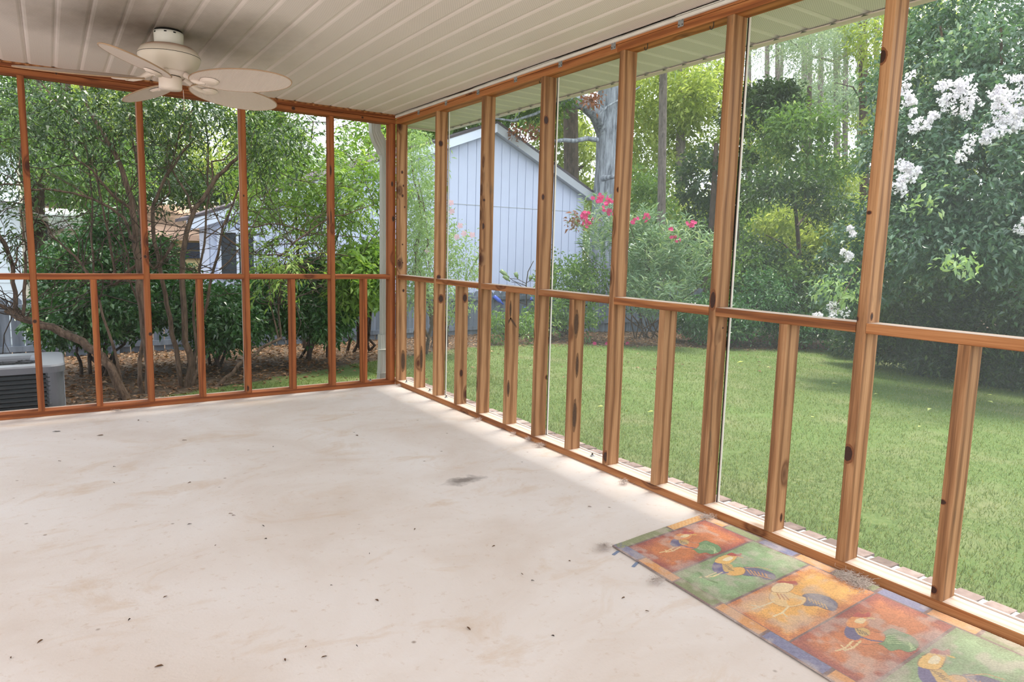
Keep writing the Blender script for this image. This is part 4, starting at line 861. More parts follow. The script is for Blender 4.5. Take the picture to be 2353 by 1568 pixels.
for (x, y) in [(1366, 797), (1394, 797), (1441, 806)]:
    o = flower(None, tuple(gz(P(x, y, Y=3.0), .02)), .035, L['pink'], rng, name='fallen_flower'); tag(o, 'pink oleander blossom fallen on the far edge of the lawn', 'flower', 'fallen oleander blossoms')
# --- big trees
def trunk_tree(seed, name, label, tpts, rads, blobs, mat, size, barkm='pine', group=None, limbs=(), cat='tree', foot=None, rough=0.0, **kw):
    t = plant(name, label, cat, foot if foot is not None else tpts[0], group); rng = np.random.default_rng(seed)
    m = MB(); m.tube(tpts, rads, 14 if rads[0] > .12 else 8, False); child_local(m.build('trunk', B[barkm], t), t)
    for lp, r0_, r1_ in limbs:
        m = MB(); m.tube(lp, list(np.linspace(r0_, r1_, len(lp))), 8, False)
        child_local(m.build('limb', B[barkm], t), t)
    if blobs: child_local(foliage('foliage', seed+1, blobs, size, L[mat], t, **kw), t)
    return t
ot = [gz(P(1388, 770, Y=6.3)), P(1388, 700, Y=6.3), P(1390, 600, Y=6.3), P(1392, 480, Y=6.3), P(1396, 380, Y=6.3), P(1400, 260, Y=6.3), P(1404, 120, Y=6.3), P(1406, -160, Y=6.3)]
oak = trunk_tree(91, 'large_tree', 'massive grey ridged trunk with a thick limb arching left, beside the shed', ot, [.46, .37, .36, .31, .26, .27, .24, .18], None, 'mid', .1, 'grey',
  limbs=[(pp([(1388, 300), (1372, 262), (1345, 238), (1310, 228), (1275, 226), (1220, 205), (1140, 160)], 6.3, 6.0), .19, .11),
         (pp([(1372, 322), (1350, 318), (1320, 324), (1296, 322), (1270, 325), (1240, 300)], 6.2, 5.7), .055, .03),
         (pp([(1385, 410), (1400, 408), (1416, 406)], 6.0, 5.6), .07, .03),
         (pp([(1384, 285), (1378, 262), (1395, 245), (1425, 228), (1470, 200)], 6.0, 5.8), .03, .016),
         (pp([(1290, 228), (1230, 262), (1180, 278), (1120, 270), (1060, 290)], 6.0, 6.4), .035, .012),
         (pp([(1180, 278), (1200, 250), (1150, 215)], 6.2, 6.5), .02, .01)])
child_local(foliage('foliage', 92, [px_blob(1180, 230, 14.0, 140, 40, 1.2, 2600), px_blob(1040, 265, 14.5, 70, 25, .8, 1200), px_blob(1380, -60, 14.5, 420, 130, 3, 13000), px_blob(1180, 90, 14.5, 150, 90, 2, 4000), px_blob(960, 300, 14.5, 50, 30, .8, 700)], .14, L['mid'], oak, clump=.3), oak)
child_local(foliage('rusty_leaf_tuft', 93, [px_blob(1225, 300, 13.6, 30, 12, .3, 120), px_blob(1360, 228, 13.4, 22, 12, .2, 160), px_blob(1320, 505, 11.9, 30, 8, .2, 90), px_blob(1180, 310, 13.8, 20, 12, .3, 70)], .09, L['rust'], oak, clump=.12, per=8), oak)
def straight(x0, x1, D, top=-250, bot=760): return [gz(P(x0, bot, D)), P(x0, bot-60, D), P((x0+x1)/2, (bot+top)/2, D), P(x1, top, D)]
trunk_tree(95, 'dark_trunked_tree', 'dark trunk behind the shed ridge, left of the massive grey trunk', straight(1316, 1306, 18), [.24, .2, .19, .15], [px_blob(1350, 560, 21, 40, 70, 1.2, 1500), px_blob(1300, 330, 21, 70, 90, 1.5, 3200), px_blob(1330, 460, 22, 60, 60, 1.5, 2400), px_blob(1250, 250, 20, 60, 50, 1, 1200)], 'yellow', .16, 'dark', clump=.35,
  limbs=[(pp([(1318, 400), (1340, 380), (1365, 360)], 11, 11), .05, .03), (pp([(1312, 440), (1290, 420), (1262, 416)], 11, 11), .05, .03)])
trunk_tree(97, 'slender_pine', 'slender straight grey-brown pine trunk between the fourth and fifth studs', straight(1517, 1529, 17.5), [.13, .11, .10, .09], [px_blob(1530, 60, 17.5, 160, 90, 2, 2600)], 'pine', .22, 'pine', asp=.12, clump=.3)
trunk_tree(99, 'leaning_dark_trunk', 'thin dark trunk standing beside the fifth stud', straight(1622, 1646, 15, 330), [.10, .09, .07, .05], [px_blob(1620, 420, 15.5, 45, 90, .8, 2600), px_blob(1610, 560, 15.5, 45, 60, .8, 1800)], 'dark', .12, 'dark')
# sunlit yellow-green trees beyond the fence
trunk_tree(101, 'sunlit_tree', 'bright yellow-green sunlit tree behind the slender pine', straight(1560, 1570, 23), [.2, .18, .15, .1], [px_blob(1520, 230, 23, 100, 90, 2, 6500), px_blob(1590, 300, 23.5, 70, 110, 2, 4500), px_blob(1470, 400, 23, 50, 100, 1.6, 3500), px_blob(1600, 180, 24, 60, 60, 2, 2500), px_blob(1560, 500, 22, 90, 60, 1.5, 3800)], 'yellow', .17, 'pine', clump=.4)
trunk_tree(103, 'green_tree', 'mid-green tree filling in under the sunlit crown', straight(1500, 1480, 19, 500), [.12, .1, .08, .05], [px_blob(1470, 470, 19, 50, 80, 1.2, 3000), px_blob(1570, 560, 19, 80, 70, 1.2, 3600), px_blob(1480, 600, 20, 60, 60, 1.2, 2400), px_blob(1640, 600, 19, 60, 90, 1.2, 3000)], 'mid', .13, 'dark', clump=.3)
# the understorey tree of the middle bay
ut = trunk_tree(105, 'understorey_tree', 'broad layered tree behind the deep lawn, seen through the sixth bay', pp([(1840, 775), (1848, 690), (1838, 600), (1830, 500), (1820, 420), (1800, 320)], 5.0, 5.2), [.09, .07, .055, .045, .035, .02],
  [px_blob(1830, 290, 14.5, 90, 45, .8, 2600), px_blob(1770, 350, 15, 60, 40, .8, 1100), px_blob(1890, 380, 14.5, 70, 50, .8, 1900), px_blob(1730, 430, 15, 40, 50, .8, 700)], 'mid', .10, 'dark', clump=.26, foot=P(1840, 775, Y=4.9),
  limbs=[(pp([(1848, 700), (1880, 650), (1915, 610), (1930, 600)], 5, 4.8), .05, .02), (pp([(1838, 600), (1800, 560), (1760, 540)], 5, 5.2), .03, .012), (pp([(1832, 520), (1870, 470), (1900, 440)], 5, 5), .03, .012)])
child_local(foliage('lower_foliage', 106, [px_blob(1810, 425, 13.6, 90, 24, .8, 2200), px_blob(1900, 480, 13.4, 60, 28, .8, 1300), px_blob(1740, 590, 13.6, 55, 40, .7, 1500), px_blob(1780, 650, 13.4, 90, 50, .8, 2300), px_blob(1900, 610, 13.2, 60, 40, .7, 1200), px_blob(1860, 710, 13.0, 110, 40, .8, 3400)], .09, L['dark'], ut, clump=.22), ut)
trunk_tree(108, 'yellow_green_tree', 'yellow-green tree glowing behind the layered tree', straight(1850, 1860, 19, 200), [.15, .13, .1, .06], [px_blob(1830, 530, 19, 110, 70, 1.2, 4200), px_blob(1880, 420, 20, 90, 60, 1.2, 3200), px_blob(1940, 520, 19, 60, 80, 1.2, 2600), px_blob(1740, 330, 21, 60, 80, 1.2, 2400), px_blob(1860, 650, 18, 110, 50, 1.2, 2600), px_blob(1960, 640, 18, 60, 80, 1.2, 2200)], 'yellow', .14, 'dark', clump=.3)
# vine-hung branch
trunk_tree(110, 'vine_covered_tree', 'tree with a dark vine-hung branch drooping behind the fifth stud', pp([(1690, 780), (1690, 600), (1688, 400), (1692, 250), (1700, 60)], 6.2, 6.2), [.12, .1, .09, .08, .06], [px_blob(1770, 215, 15.5, 55, 25, .6, 2600), px_blob(1800, 260, 15.5, 25, 45, .5, 1600), px_blob(1720, 260, 15.5, 40, 60, .8, 1800), px_blob(1700, 420, 15.8, 30, 80, .8, 1500)], 'dark', .11, 'dark', foot=P(1690, 780, Y=6.2), limbs=[(pp([(1692, 230), (1725, 212), (1760, 205), (1800, 215), (1815, 260)], 6.1, 6.0), .07, .03)])
# distant pinewood : many thin trunks, each its own tree
rng = np.random.default_rng(120)
for i in range(17):
    D = 26+rng.random()*16; x = 1705+i*21+rng.normal(0, 14)
    s = D/FOC; bl_ = [px_blob(x+rng.normal(0, 25), 90-rng.random()*150, D, 75, 50, 2.2, 1100), px_blob(x+rng.normal(0, 30), 200+rng.random()*90, D, 66, 36, 2, 900), px_blob(x, 380+rng.random()*220, D, 60, 45, 2, 420)]
    trunk_tree(121+i, 'distant_pine', 'hazy thin-trunked pine in the woods far behind the lawn', straight(x+rng.normal(0, 6), x, D, -200-rng.random()*150, 700), [.13, .12, .10, .06], bl_, 'pine', .22, 'pine', 'distant pines', asp=.3, clump=.5, droop=0)
for i in range(12):
    x = 1640+i*42+rng.normal(0, 10); D = 24+rng.random()*3
    trunk_tree(160+i, 'distant_thicket_tree', 'low hazy green tree at the foot of the far pinewood', straight(x, x, D, 450, 720), [.1, .1, .08, .04], [px_blob(x, 520, D, 48, 60, 1.4, 1500), px_blob(x+10, 640, D-1, 50, 60, 1.4, 1500)], 'pine' if i % 2 else 'mid', .17, 'pine', 'distant thicket trees', clump=.4)
# near pine spray at the top right of the sixth bay
trunk_tree(180, 'overhanging_pine', 'pine boughs with brown cone-tipped needles hanging in at the top, right of the fifth stud', pp([(1990, 760), (1985, 300), (1980, -150)], 7.5, 7.5), [.16, .14, .12], [px_blob(1880, 130, 15, 110, 45, .8, 3400), px_blob(1760, 120, 15.5, 50, 50, .8, 1300), px_blob(1970, 60, 15, 60, 60, .8, 1600), px_blob(1850, 20, 15.5, 160, 60, 1.5, 3400)], 'pine', .11, 'dark', asp=.14, clump=.2, droop=0, foot=P(1990, 780, Y=7.0), limbs=[(pp([(1985, 100), (1920, 142), (1860, 128), (1815, 92)], 7.2, 6.8), .06, .02), (pp([(1990, 250), (1960, 200), (1920, 190)], 7.2, 6.8), .03, .01)])
# --- crape myrtle at the right with white panicles
cm = plant('crape_myrtle', 'large blue-green crape myrtle with white flower heads filling the right edge', 'flowering tree', P(2420, 900, Y=-1.2)); rng = np.random.default_rng(200)
cb = [px_blob(2260, 420, 7.6, 190, 150, .9, 9000), px_blob(2200, 560, 7.8, 200, 90, .9, 8000), px_blob(2330, 160, 7.6, 170, 120, .9, 7000), px_blob(2150, 180, 8.6, 120, 130, .9, 6500), px_blob(2120, 330, 8.2, 90, 100, .8, 5500), px_blob(2480, 500, 7.2, 160, 260, .9, 9000), px_blob(2100, 470, 8.4, 80, 90, .7, 4500), px_blob(2260, 30, 8.6, 200, 70, 1, 5000), px_blob(1965, 560, 8.6, 50, 55, .4, 900), px_blob(1935, 665, 8.5, 55, 50, .4, 1300), px_blob(2000, 640, 8.6, 40, 60, .4, 900)]
child_local(foliage('foliage', 201, cb, .068, L['blue'], cm, asp=.5, clump=.15), cm)
child_local(foliage('young_leaf_spray', 202, [px_blob(2190, 610, 6.4, 60, 14, .25, 90), px_blob(2110, 470, 7.2, 40, 10, .25, 50), px_blob(1940, 660, 7.9, 50, 36, .3, 260)], .075, L['pale'], cm, asp=.42, clump=.12, per=12), cm)
for x0_, x1_, D0, D1 in [(2440, 2300, 9, 7.6), (2460, 2480, 9, 7.4), (2410, 2160, 9, 8.2), (2430, 2380, 9, 7.8), (2400, 2240, 9, 8.4)]:
    m = MB(); m.tube(wander(rng, gz(P(x0_, 860, 9.0)), P(x1_, 60, D1), 8, .05), list(np.linspace(.05, .012, 9)), 7, False); child_local(m.build('stem', B['brown'], cm), cm)
m = MB(); m.tube([P(1905, 715, 8.0), P(1930, 690, 8.1), P(1980, 600, 8.4), P(2040, 560, 8.6), P(2160, 520, 8.6)], [.005, .007, .010, .014, .018], 5, False); child_local(m.build('low_branch', B['brown'], cm), cm)
fl = [(2085, 200, 26), (2095, 232, 22), (2180, 190, 30), (2205, 212, 34), (2190, 232, 28), (2230, 235, 30), (2215, 195, 24), (2290, 215, 24), (2300, 240, 30), (2325, 230, 30), (2350, 215, 30), (2345, 180, 26), (2350, 255, 28), (2320, 262, 26), (2310, 285, 32), (2285, 300, 34), (2270, 312, 24), (2335, 290, 26), (2225, 340, 34), (2122, 290, 24), (2140, 272, 18), (2080, 385, 26), (2090, 398, 22), (2055, 432, 28), (2070, 415, 18), (2345, 520, 22), (1880, 722, 22), (1912, 716, 30), (1940, 590, 18), (1962, 530, 12), (2010, 530, 12)]
for (x, y, s) in fl:
    D = 6.7 if x > 2000 else 7.9
    c = P(x, y, D); r = s*D/FOC; Vf, Tf = cloud(int(x*7+y), [(c+rng.normal(0, r*.38, 3), (r*.45, r*.45, r*.42), 70) for _ in range(4)], .022, asp=1.0, clump=.014, per=6, up=.2, shell=.4)
    child_local(npmesh('flower_panicle', Vf, np.arange(len(Vf)).reshape(-1, 4), L['white'], cm, tint=Tf), cm)
bush(210, 'dense dark hedge running along the right side of the lawn', P(2250, 850, Y=-1.0), [px_blob(2120, 700, 9.8, 130, 90, .8, 9000), px_blob(2300, 740, 9.2, 120, 100, .8, 9000), px_blob(2020, 740, 10.4, 60, 50, .7, 3800), px_blob(2440, 760, 8.6, 110, 110, .8, 6000), px_blob(2230, 640, 9.6, 150, 70, .8, 6000), px_blob(2040, 790, 10.6, 70, 36, .5, 2600), px_blob(2160, 815, 9.9, 90, 38, .5, 3600), px_blob(2310, 845, 9.3, 100, 42, .5, 4200), px_blob(1960, 775, 11.6, 50, 28, .5, 1600)], 'dark', .075, name='dark_hedge', cat='hedge', clump=.16)
bush(212, 'low green bush where the lawn narrows behind the white-flowered branch', P(1990, 780, Y=1.4), [px_blob(1960, 720, 12.2, 60, 50, .7, 3600), px_blob(2060, 600, 12, 70, 90, .8, 3600)], 'mid', .08, name='low_bush')
trunk_tree(214, 'bright_backing_tree', 'sunlit yellow-green tree showing through above the crape myrtle', straight(2160, 2150, 14, -100), [.14, .12, .1, .06], [px_blob(2130, 130, 14, 110, 110, 1.5, 4200), px_blob(2100, 330, 14, 90, 110, 1.5, 3600), px_blob(2290, 300, 14, 120, 140, 1.5, 4600), px_blob(2200, 560, 14, 160, 120, 1.5, 5200), px_blob(2060, 60, 14, 60, 60, 1.5, 1500)], 'yellow', .10, 'dark', clump=.26)
# --- trees behind, left side
trunk_tree(220, 'broad_tree', 'broad dark tree behind the camellias at the far left', straight(90, 80, 13, -50), [.16, .14, .1, .07], [px_blob(60, 330, 13, 160, 120, 2, 6500), px_blob(230, 400, 14, 110, 90, 1.8, 4200), px_blob(-60, 440, 12, 90, 120, 1.5, 2600)], 'mid', .12, 'dark', clump=.34)
trunk_tree(222, 'tall_leafy_tree', 'tall leafy tree behind the tan-roofed house', straight(330, 330, 24, -150), [.26, .22, .18, .1], [px_blob(330, 320, 24, 150, 110, 2.5, 5200), px_blob(500, 420, 25, 110, 60, 2.5, 3000), px_blob(200, 250, 24, 130, 120, 2.5, 4200), px_blob(560, 300, 26, 60, 70, 2.0, 1300)], 'yellow', .20, 'dark', clump=.6)
trunk_tree(224, 'dark_backing_tree', 'dark tree rising behind the white-roofed building', straight(150, 150, 19, -100), [.2, .18, .14, .1], [px_blob(150, 420, 19, 170, 60, 2, 4600), px_blob(330, 410, 20, 110, 60, 2, 3200), px_blob(450, 440, 20, 60, 40, 1.5, 1600), px_blob(40, 250, 19, 120, 100, 2, 3400)], 'dark', .16, 'dark', clump=.45)
trunk_tree(226, 'leafy_tree_behind_shed', 'green tree with gaps of white sky, rising behind the left end of the shed', straight(640, 650, 20, -50), [.16, .14, .1, .07], [px_blob(640, 400, 20, 110, 50, 1.6, 3000), px_blob(620, 300, 20, 60, 60, 1.6, 1500), px_blob(800, 390, 21, 70, 30, 1.4, 1500), px_blob(790, 300, 21, 50, 30, 1.2, 350), px_blob(890, 330, 21, 30, 60, 1.2, 700)], 'mid', .15, 'dark', clump=.4)
trunk_tree(228, 'tree_over_shed_roof', 'tree showing between the shed roof and the porch eave', straight(1010, 1000, 21, 0), [.18, .15, .12, .08], [px_blob(1040, 260, 21, 140, 60, 1.8, 3800), px_blob(1210, 230, 22, 90, 60, 1.8, 2400), px_blob(930, 300, 21, 60, 60, 1.5, 1800)], 'mid', .17, 'dark', clump=.4)
# ------------------------------------------------------------------ buildings, fence, machine
M['siding'] = plain('pale_blue_siding', srgb(206, 214, 238), .75, .2, var=.05, sc=3)
M['fascia'] = plain('pale_blue_trim', srgb(222, 230, 248), .6, .3, var=.05, sc=4)
M['fascia_d'] = plain('weathered_rake', srgb(182, 186, 194), .7, .3, var=.12, sc=6)
M['shingle'] = plain('dark_shingles', srgb(92, 86, 92), .9, .1, var=.3, sc=14)
M['tanroof'] = plain('tan_shingles', srgb(206, 172, 152), .9, .1, var=.1, sc=20)
M['yellow'] = plain('cream_stucco', srgb(214, 196, 150), .8, .2)
M['vinyl'] = plain('white_vinyl_siding', srgb(214, 224, 230), .5, .3, var=.03, sc=2)
M['creamv'] = plain('cream_vinyl', srgb(226, 220, 200), .5, .3, var=.03)
M['whiteroof'] = plain('white_metal_roof', srgb(238, 240, 244), .4, .4, var=.03)
M['glass'] = plain('dark_window_glass', srgb(40, 46, 60), .15, .6)
k = N('weathered_fence'); n = k.noise(k.map(k.obj(), (9, 9, .8)), 1.0, 6, .65); c = k.ramp(n, [(.3, srgb(84, 90, 100)), (.7, srgb(136, 144, 156))]); M['fence'] = k.fin(c, .9, .15)
YS = 6.5
apx = P(1140, 284, Y=YS); rx = P(1362, 446, Y=YS); jx = P(800, 402, Y=YS); lx = P(428, 507, Y=YS); gb = -.5
shed = thing('shed', 'pale blue gabled shed with grooved vertical siding behind the fence', 'shed', (float(apx[0]), YS, gb))
def sh(o): return child_local(o, shed)
top = [(lx[0]+.35, lx[2]+.35*(jx[2]-lx[2])/(jx[0]-lx[0])), (jx[0], jx[2]), (apx[0], apx[2]), (rx[0], rx[2])]
def roofz(x):
    for (xa, za), (xb_, zb) in zip(top[:-1], top[1:]):
        if xa <= x <= xb_: return za+(zb-za)*(x-xa)/(xb_-xa)
    return top[0][1]
mb = MB(); x = top[0][0]+.02
while x < rx[0]-.10:
    x2 = min(x+.20, rx[0]-.10); z1, z2 = roofz(x)-.10, roofz(x2-.012)-.10
    if x < apx[0] < x2:
        mb.add([(x, YS+.16, gb), (x2-.012, YS+.16, gb), (x2-.012, YS+.16, z2), (apx[0], YS+.16, apx[2]-.1), (x, YS+.16, z1)], [(0, 1, 2, 3, 4)])
    else: mb.add([(x, YS+.16, gb), (x2-.012, YS+.16, gb), (x2-.012, YS+.16, z2), (x, YS+.16, z1)], [(0, 1, 2, 3)])
    mb.add([(x2-.012, YS+.16, gb), (x2-.012, YS+.172, gb), (x2-.012, YS+.172, z2), (x2-.012, YS+.16, z2)], [(0, 1, 2, 3)])
    x = x2
mb.add([(top[0][0], YS+.172, gb), (rx[0]-.10, YS+.172, gb), (rx[0]-.10, YS+.172, roofz(rx[0]-.10)-.1), (apx[0], YS+.172, apx[2]-.1), (jx[0], YS+.172, jx[2]-.1), (top[0][0], YS+.172, top[0][1]-.1)], [(0, 1, 2, 3, 4, 5)])
mb.add([(rx[0]-.10, YS+.16, gb), (rx[0]-.10, YS+6, gb), (rx[0]-.10, YS+6, roofz(rx[0]-.10)-.1), (rx[0]-.10, YS+.16, roofz(rx[0]-.10)-.1)], [(0, 1, 2, 3)])
mb.add([(top[0][0], YS+1.0, gb), (top[0][0], YS+.16, gb), (top[0][0], YS+.16, top[0][1]-.1), (top[0][0], YS+1.0, top[0][1]-.1)], [(0, 1, 2, 3)]); mb.add([(jx[0], YS+6, gb), (jx[0], YS+1.0, gb), (jx[0], YS+1.0, jx[2]-.1), (jx[0], YS+6, jx[2]-.1)], [(0, 1, 2, 3)])
sh(mb.build('siding_wall', M['siding'], shed))
rp = [(lx[0], lx[2]), (jx[0], jx[2]+.06), (apx[0], apx[2]), (rx[0], rx[2])]
for i in range(3):
    (xa, za), (xb_, zb) = rp[i], rp[i+1]; m = MB(); dd = 1.15 if i == 0 else 6.4
    m.add([(xa, YS-.06, za), (xb_, YS-.06, zb), (xb_, YS+dd, zb), (xa, YS+dd, za), (xa, YS-.06, za+.05), (xb_, YS-.06, zb+.05), (xb_, YS+dd, zb+.05), (xa, YS+dd, za+.05)], [(0, 1, 2, 3), (4, 7, 6, 5), (0, 4, 5, 1), (1, 5, 6, 2), (2, 6, 7, 3), (3, 7, 4, 0)])
    sh(m.build('roof_slope', M['shingle'], shed)); m = MB(); h = .17
    m.add([(xa, YS-.05, za-h), (xb_, YS-.05, zb-h), (xb_, YS-.05, zb), (xa, YS-.05, za), (xa, YS-.02, za-h), (xb_, YS-.02, zb-h), (xb_, YS-.02, zb), (xa, YS-.02, za)], [(0, 1, 2, 3), (7, 6, 5, 4), (0, 4, 5, 1), (3, 2, 6, 7), (0, 3, 7, 4), (1, 5, 6, 2)])
    m.add([(xa, YS-.02, za-h+.03), (xb_, YS-.02, zb-h+.03), (xb_, YS+.17, zb-h+.03), (xa, YS+.17, za-h+.03)], [(0, 1, 2, 3)])
    sh(m.build('rake_board', M['fascia_d'] if i == 2 else M['fascia'], shed))
m = MB(); jz = P(1180, 478, Y=YS+.15)[2]; m.box((jx[0]+1.6, YS+.152, jz), (rx[0]-.3, YS+.158, jz+.012)); sh(m.build('siding_joint', M['fascia_d'], shed))
wl = P(505, 534, Y=YS+.15); wr_ = P(580, 534, Y=YS+.15); wz = P(505, 640, Y=YS+.15)[2]
wf = sh(MB().box((wl[0], YS+.10, wz), (wr_[0], YS+.155, wl[2])).build('window', M['glass'], shed))
for a, b, c_, d in ((wl[0]-.05, wl[0], wz, wl[2]), (wr_[0], wr_[0]+.05, wz, wl[2]), ((wl[0]+wr_[0])/2-.02, (wl[0]+wr_[0])/2+.02, wz, wl[2]), (wl[0]-.05, wr_[0]+.05, wl[2], wl[2]+.06)):
    MB().box((a, YS+.08, c_), (b, YS+.16, d)).build('window_bar', M['fascia'], wf)
# neighbours' houses at the left
def lap(mb, x0, x1, y, z0, z1, st=.115, t=.012):
    z = z0
    while z < z1-.01:
        zt = min(z1, z+st); mb.add([(x0, y-t, z), (x1, y-t, z), (x1, y, zt), (x0, y, zt), (x0, y, z), (x1, y, z)], [(0, 1, 2, 3), (4, 5, 1, 0)]); z = zt
YH = 7.0
h1 = thing('neighbour_house', 'white clapboard house wall at the far left behind the fence', 'house', (-5, YH, -.5))
c0 = P(44, 480, Y=YH); m = MB(); lap(m, -9, c0[0], YH, -.5, 2.4); child_local(m.build('clapboard_wall', M['vinyl'], h1), h1)
child_local(MB().box((c0[0]-.10, YH-.02, -.5), (c0[0], YH, 2.4)).build('corner_board', M['vinyl'], h1), h1)
m = MB(); z = -.5
while z < 2.3: m.add([(c0[0]+.008, YH, z), (c0[0]+.008, YH+4, z), (c0[0], YH+4, z+.115), (c0[0], YH, z+.115)], [(0, 1, 2, 3)]); z += .115
child_local(m.build('side_wall', M['creamv'], h1), h1)
ez = P(70, 500, Y=YH)[2]
child_local(MB().add([(c0[0]+.35, YH-.3, ez), (c0[0]+.35, YH+4.3, ez), (-6.5, YH+4.3, ez+1.7), (-6.5, YH-.3, ez+1.7), (c0[0]+.35, YH-.3, ez-.12), (c0[0]+.35, YH+4.3, ez-.12)], [(0, 1, 2, 3), (0, 4, 5, 1)]).build('roof', M['whiteroof'], h1), h1)
wr1, wr2 = P(92, 487, Y=12), P(205, 487, Y=12); e2 = P(130, 513, Y=10.6)
h2 = thing('outbuilding', 'low building with a bright white metal roof behind the camellia', 'building', (float(wr1[0]), 11, -.5))
child_local(MB().add([(wr1[0]-.4, 10.6, e2[2]), (wr2[0]+.6, 10.6, e2[2]), (wr2[0]+.6, 13, wr1[2]+.12), (wr1[0]-.4, 13, wr1[2]+.12), (wr1[0]-.4, 10.6, e2[2]-.1), (wr2[0]+.6, 10.6, e2[2]-.1)], [(0, 1, 2, 3), (4, 5, 1, 0)]).build('roof', M['whiteroof'], h2), h2)
m = MB(); lap(m, wr1[0]-.2, wr2[0]+.4, 10.9, -.5, e2[2]+.05); child_local(m.build('wall', M['creamv'], h2), h2)
wd = P(88, 540, Y=10.85); child_local(MB().box((wd[0]-.25, 10.84, wd[2]-.1), (wd[0]+.15, 10.9, wd[2]+.28)).build('window', M['glass'], h2), h2)
t0, t1, t2 = P(350, 474, Y=19), P(445, 478, Y=19), P(440, 541, Y=16)
h3 = thing('tan_roofed_house', 'house with a pinkish tan shingle roof and cream wall seen between the stems', 'house', (float(t0[0]), 17, -.5))
child_local(MB().add([(t2[0]-3.5, 16, t2[2]), (t2[0]+2.2, 16, t2[2]), (t2[0]+2.2, 19, t1[2]+.1), (t2[0]-3.5, 19, t1[2]+.1), (t2[0]-3.5, 16, t2[2]-.15), (t2[0]+2.2, 16, t2[2]-.15)], [(0, 1, 2, 3), (4, 5, 1, 0)]).build('roof', M['tanroof'], h3), h3)
child_local(MB().box((t2[0]-3.2, 16.3, -.5), (t2[0]+2.0, 18.5, t2[2]-.05)).build('wall', M['yellow'], h3), h3)
for (x, y) in ((447, 566), (445, 586)):
    w0 = P(x, y, Y=16.2); child_local(MB().box((w0[0]-.3, 16.2, w0[2]-.1), (w0[0]+.3, 16.3, w0[2]+.1)).build('window', M['glass'], h3), h3)
# wooden fence along y = 5.0, panels between posts
fn = thing('wooden_fence', 'low weathered grey picket fence running behind the shrubs and in front of the shed', 'fence', (0, 5.0, -.45))
rng = np.random.default_rng(301); x = -9.0; pi_ = 0
while x < 10.3:
    x2 = x+2.4; m = MB(); q = x+.05
    while q < x2-.05:
        zt = .45+rng.normal(0, .012); g0 = float(ground(q, 5.0))
        m.add([(q, 4.99, g0), (q+.125, 4.99, g0), (q+.125, 4.99, zt-.04), (q+.09, 4.99, zt), (q+.035, 4.99, zt), (q, 4.99, zt-.04), (q, 5.008, g0), (q+.125, 5.008, g0), (q+.125, 5.008, zt-.04), (q+.09, 5.008, zt), (q+.035, 5.008, zt), (q, 5.008, zt-.04)], [(0, 1, 2, 3, 4, 5), (11, 10, 9, 8, 7, 6)]+[(a, a+6, (a+1) % 6+6, (a+1) % 6) for a in range(6)])
        q += .138
    child_local(m.build('picket_panel', M['fence'], fn), fn)
    for zz in (-.22, .30): child_local(MB().box((x, 4.95, zz), (x2, 4.989, zz+.07)).build('rail', M['fence'], fn), fn)
    child_local(MB().box((x-.045, 4.90, -.55), (x+.045, 4.99, .40)).build('post', M['fence'], fn), fn)
    x = x2
# air conditioner outside the shrub side
AX0, AX1, AY0, AY1, AZ0, AZ1 = -3.19, -2.425, .32, 1.02, float(ground(-2.8, .7)), .30
ac = thing('air_conditioner', 'grey outdoor air conditioner condenser with dark louvred sides, outside the shrub side', 'air conditioner', ((AX0+AX1)/2, (AY0+AY1)/2, AZ0))
M['acgrey'] = plain('grey_powder_coat', srgb(110, 115, 124), .4, .4, .1); M['coil'] = plain('dark_coil', srgb(30, 32, 34), .7, .2); M['louvre'] = plain('louvre_grey', srgb(74, 80, 84), .5, .4)
hx, hy = (AX1-AX0)/2, (AY1-AY0)/2; H_ = AZ1-AZ0
def rrect(hx, hy, r, n=6):
    out = []
    for cx_, cy_, a0 in ((hx-r, hy-r, 0), (-hx+r, hy-r, 90), (-hx+r, -hy+r, 180), (hx-r, -hy+r, 270)):
        for q in range(n+1): a = R(a0+90*q/n); out.append((cx_+r*math.cos(a), cy_+r*math.sin(a)))
    return out
MB().prism(rrect(hx-.04, hy-.04, .06), 0, H_-.05).build('coil', M['coil'], ac)
MB().prism(rrect(hx, hy, .09), 0, .04).build('base_pan', M['acgrey'], ac)
for sx in (-1, 1):
    for sy in (-1, 1):
        m = MB(); o_ = []; 
        for q in range(9):
            a = R(90*q/8); o_.append((sx*(hx-.10+.092*math.cos(a)), sy*(hy-.10+.092*math.sin(a))))
        i_ = [(x*.95, y*.95) for x, y in reversed(o_)]; pl_ = o_+i_
        if sx*sy < 0: pl_ = pl_[::-1]
        m.prism(pl_, .03, H_-.03); m.build('corner_post', M['acgrey'], ac)
nl = 10
for sy in (-1, 1):
    for q in range(nl):
        z = .06+q*(H_-.12)/nl; MB().add([(-hx+.09, sy*(hy-.025), z+.02), (hx-.09, sy*(hy-.025), z+.02), (hx-.09, sy*(hy-.002), z), (-hx+.09, sy*(hy-.002), z), (-hx+.09, sy*(hy-.02), z+.012), (hx-.09, sy*(hy-.02), z+.012)], [(0, 1, 2, 3), (3, 2, 5, 4)]).build('louvre', M['louvre'], ac)
for sx in (-1, 1):
    for q in range(nl):
        z = .06+q*(H_-.12)/nl; MB().add([(sx*(hx-.025), -hy+.09, z+.03), (sx*(hx-.025), hy-.09, z+.03), (sx*(hx-.001), hy-.09, z), (sx*(hx-.001), -hy+.09, z), (sx*(hx-.02), -hy+.09, z+.018), (sx*(hx-.02), hy-.09, z+.018)], [(0, 1, 2, 3), (3, 2, 5, 4)]).build('louvre', M['acgrey'], ac)
m = MB(); outer = rrect(hx+.006, hy+.006, .10, 9); n_ = len(outer)
prof = [(outer, H_-.055), (outer, H_-.012), ([(x*.98, y*.98) for x, y in outer], H_)]
vs = [];
